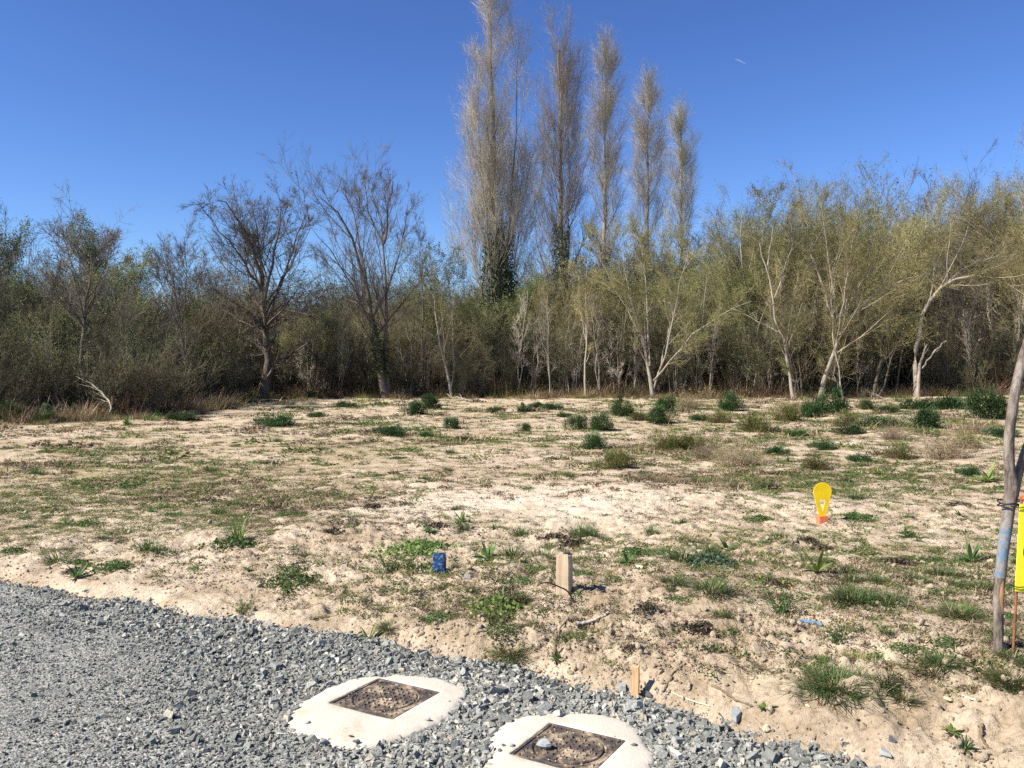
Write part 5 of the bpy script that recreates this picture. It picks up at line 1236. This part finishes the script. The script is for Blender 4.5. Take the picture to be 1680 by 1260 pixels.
# fallen pale branches at the edge of the wood
def branch(path, Y, r0, seed, label):
    r = np.random.default_rng(seed); P = np.array([at_depth(a_, b_, Y + c_) for a_, b_, c_ in path]); b0 = P[0].copy(); b0[2] = Hs(b0[0], b0[1]); P[0, 2] = b0[2]
    tr, cr = make_tree([(P - b0, r0, r0 * .3, False)], [dict(m=7, t0=.25, ang=40, lk=.35, rk=.6, rmin=.008, nseg=3, gnarl=.2, trop=0, k=4), dict(m=4, ang=40, lk=.5, rk=.6, rmin=.005, cone=1)], None, r, 6, 8, .02)
    o = empty("fallen_branch", tuple(b0)); link("stem", tr.mesh("stem", [bk_pale], True), o); link("twig_sprays", cr.mesh("twig_sprays", [tw_tan]), o); return tag(o, label, "branch")
branch([(176, 688, 0), (188, 664, .2), (172, 650, .3), (150, 632, .5), (125, 618, .8)], 23.6, .03, 61, "pale crooked fallen branch leaning out of the brambles on the left")
branch([(775, 665, 0), (762, 655, .1), (752, 650, .2), (740, 653, .4), (733, 648, .5)], 34.5, .035, 62, "pale forked dead branch lying before the ivy clad poplar")
branch([(1455, 662, 0), (1440, 650, .2), (1420, 640, .4)], 35, .02, 63, "thin pale dead branch propped at the foot of the leaning stems")

# single stones and scraps
m_tan = noisy_mat("tan_stone", (.50, .38, .22), (.66, .54, .36), 8, .85, .01); m_dk = noisy_mat("dark_slate", (.06, .065, .066), (.13, .135, .135), 10, .7, .01); m_bl = noisy_mat("blue_grey_slate", (.19, .205, .21), (.32, .335, .335), 8, .75, .01)
def stone(px, py, wpx, m, label, sq=(1, .75, .55), z=None):
    p = at(px, py); 
    if z is not None: f_ = flat_at(px, py, z); p = np.array([f_[0], f_[1], z])
    V, Q, T = lump(ro, squash=sq) if m in (m_tan, m_root) or z is not None else chip(ro, .45 if sq[2] > .4 else .2); sz = wpx / F * p[1] * .8
    V = V * sz; V[:, 2] -= V[:, 2].min() + sz * .08
    tag(link("stone", build("stone", V, Q, T, [m]), None, tuple(p), (0, 0, ro.uniform(0, 6.28))), label, "stone")
for a_ in [(893, 1228, 30, m_bl, "grey stone lying on the muddy manhole lid", (1, .9, .75), .024), (905, 1031, 24, m_bl, "grey stone beside the dark root on the bank"), (768, 948, 26, m_bl, "grey stone right of the blue block"), (1463, 1214, 22, m_dk, "dark grey stone on the bank at lower right"), (1452, 1234, 34, m_bl, "flat pale grey stone low at the right", (1, .8, .2)),
           (1325, 1160, 16, m_tan, "cream round stone on the bank"), (1258, 1198, 22, m_tan, "cream stone where bank meets gravel"), (1555, 1147, 24, m_tan, "flat yellowish stone beside the white straw", (1, .7, .3)), (1207, 1176, 38, m_bl, "large grey brown stone half sunk at the gravel's edge"), (1022, 1130, 28, m_bl, "grey stone left of the thin stake"),
           (1066, 1140, 26, m_dk, "dark stone behind the thin stake"), (327, 1108, 20, m_dk, "dark pointed stone on the gravel left of centre"), (112, 1026, 34, m_dk, "dark flat slate on the gravel at the left", (1, .5, .2)), (90, 1240, 34, m_dk, "dark flat stone at the bottom left of the gravel", (1, .6, .3)), (40, 1238, 24, m_bl, "pale flat stone at the bottom left corner", (1, .6, .3)),
           (296, 1176, 24, m_tan, "pinkish cream stone on the gravel left of the whole cover"), (375, 1190, 20, m_tan, "cream stone close left of the concrete collar"), (573, 1225, 14, m_root, "brown stone on the lower rim of the concrete collar"), (628, 1226, 16, m_bl, "white and grey stone at the lower rim of the collar"), (483, 1090, 16, m_tan, "orange tan stone on the gravel above the whole cover")]:
    stone(*a_)
# crumbs of gravel on the collars
m_crumb = m_bl
PEB = []
for px, py, w in [(505, 1183, 7), (520, 1212, 8), (530, 1214, 10), (576, 1205, 7), (580, 1212, 5), (586, 1214, 8), (702, 1178, 7), (540, 1140, 4), (840, 1222, 10), (808, 1224, 8), (797, 1232, 9), (826, 1220, 6), (1008, 1206, 5), (1014, 1212, 6), (1040, 1220, 9), (994, 1200, 5), (960, 1194, 4), (820, 1228, 7), (652, 1123, 7), (735, 1165, 5)]:
    f_ = flat_at(px, py, .028); V, Q, T = lump(ro, squash=(1, .7, .5)); sz = w / F * f_[1] * 1.3; V = V * sz; V[:, 2] -= V[:, 2].min()
    tag(link("pebble", build("pebble", V, Q, T, [m_crumb if ro.uniform() < .7 else m_dk]), None, (f_[0], f_[1], .016), (0, 0, ro.uniform(0, 6))), "tiny grey pebble on a concrete collar", "pebble", "pebbles on the concrete collars"); PEB.append((bpy.data.objects[-1] if False else COL.objects[-1], "tiny loose pebble", f_[0], f_[1]))
name_by_landmark(PEB, [("the iron cover seen whole", C1[0], C1[1]), ("the muddy iron cover", C2[0], C2[1])])
# blue strip, red scrap, cream scrap
m_bs = plain("faded_blue_plastic", (.16, .27, .40), .5, sc=20); m_red = plain("red_scrap", (.55, .06, .05), .5); m_cream = plain("cream_scrap", (.66, .58, .40), .6)
def scrap(name, px, py, l, w, m, label, rz):
    p = at(px, py); n = 8; x = np.linspace(-l / 2, l / 2, n); zz = .012 + .006 * np.sin(np.linspace(0, 5, n)); V = []
    for dy, dz in ((-w / 2, 0), (w / 2, .003), (w / 2, -.003), (-w / 2, -.006)): V.append(np.column_stack([x, dy + .1 * w * np.sin(x * 40), zz + dz]))
    i = np.arange(4)[:, None] * n; i2 = (np.arange(4)[:, None] + 1) % 4 * n; j = np.arange(n - 1)[None, :]
    tag(link(name, build(name, np.concatenate(V), np.stack([i + j, i2 + j, i2 + j + 1, i + j + 1], -1).reshape(-1, 4), mats=[m]), None, tuple(p), (0, 0, rz)), label, "litter")
scrap("plastic_strip", 1328, 1024, .13, .035, m_bs, "faded blue plastic strip lying on the soil", -.2)
scrap("litter_scrap", 1037, 926, .045, .03, m_red, "tiny red scrap on the soil right of the timber post", .3)
scrap("litter_scrap", 1051, 932, .05, .05, m_cream, "cream scrap next to the tiny red one", .8)

# the short vapour trail high in the sky
m_tr, N, L, b = mat("vapour_trail", 1.0, 0.0); b.inputs["Base Color"].default_value = (.9, .9, .9, 1); b.inputs["Alpha"].default_value = .22
P = np.array([at_depth(a_, b_, 9000) for a_, b_ in ((1206, 97), (1212, 99), (1218, 102), (1224, 105))]); c_ = P[0].copy()
V, Q = tubes((P - c_)[None], np.array([[2, 5, 5.5, 2]]), 6); tag(link("vapour_trail", build("vapour_trail", V, Q, mats=[m_tr], smooth=True), None, tuple(c_)), "short faint white vapour trail in the blue sky", "vapour trail")
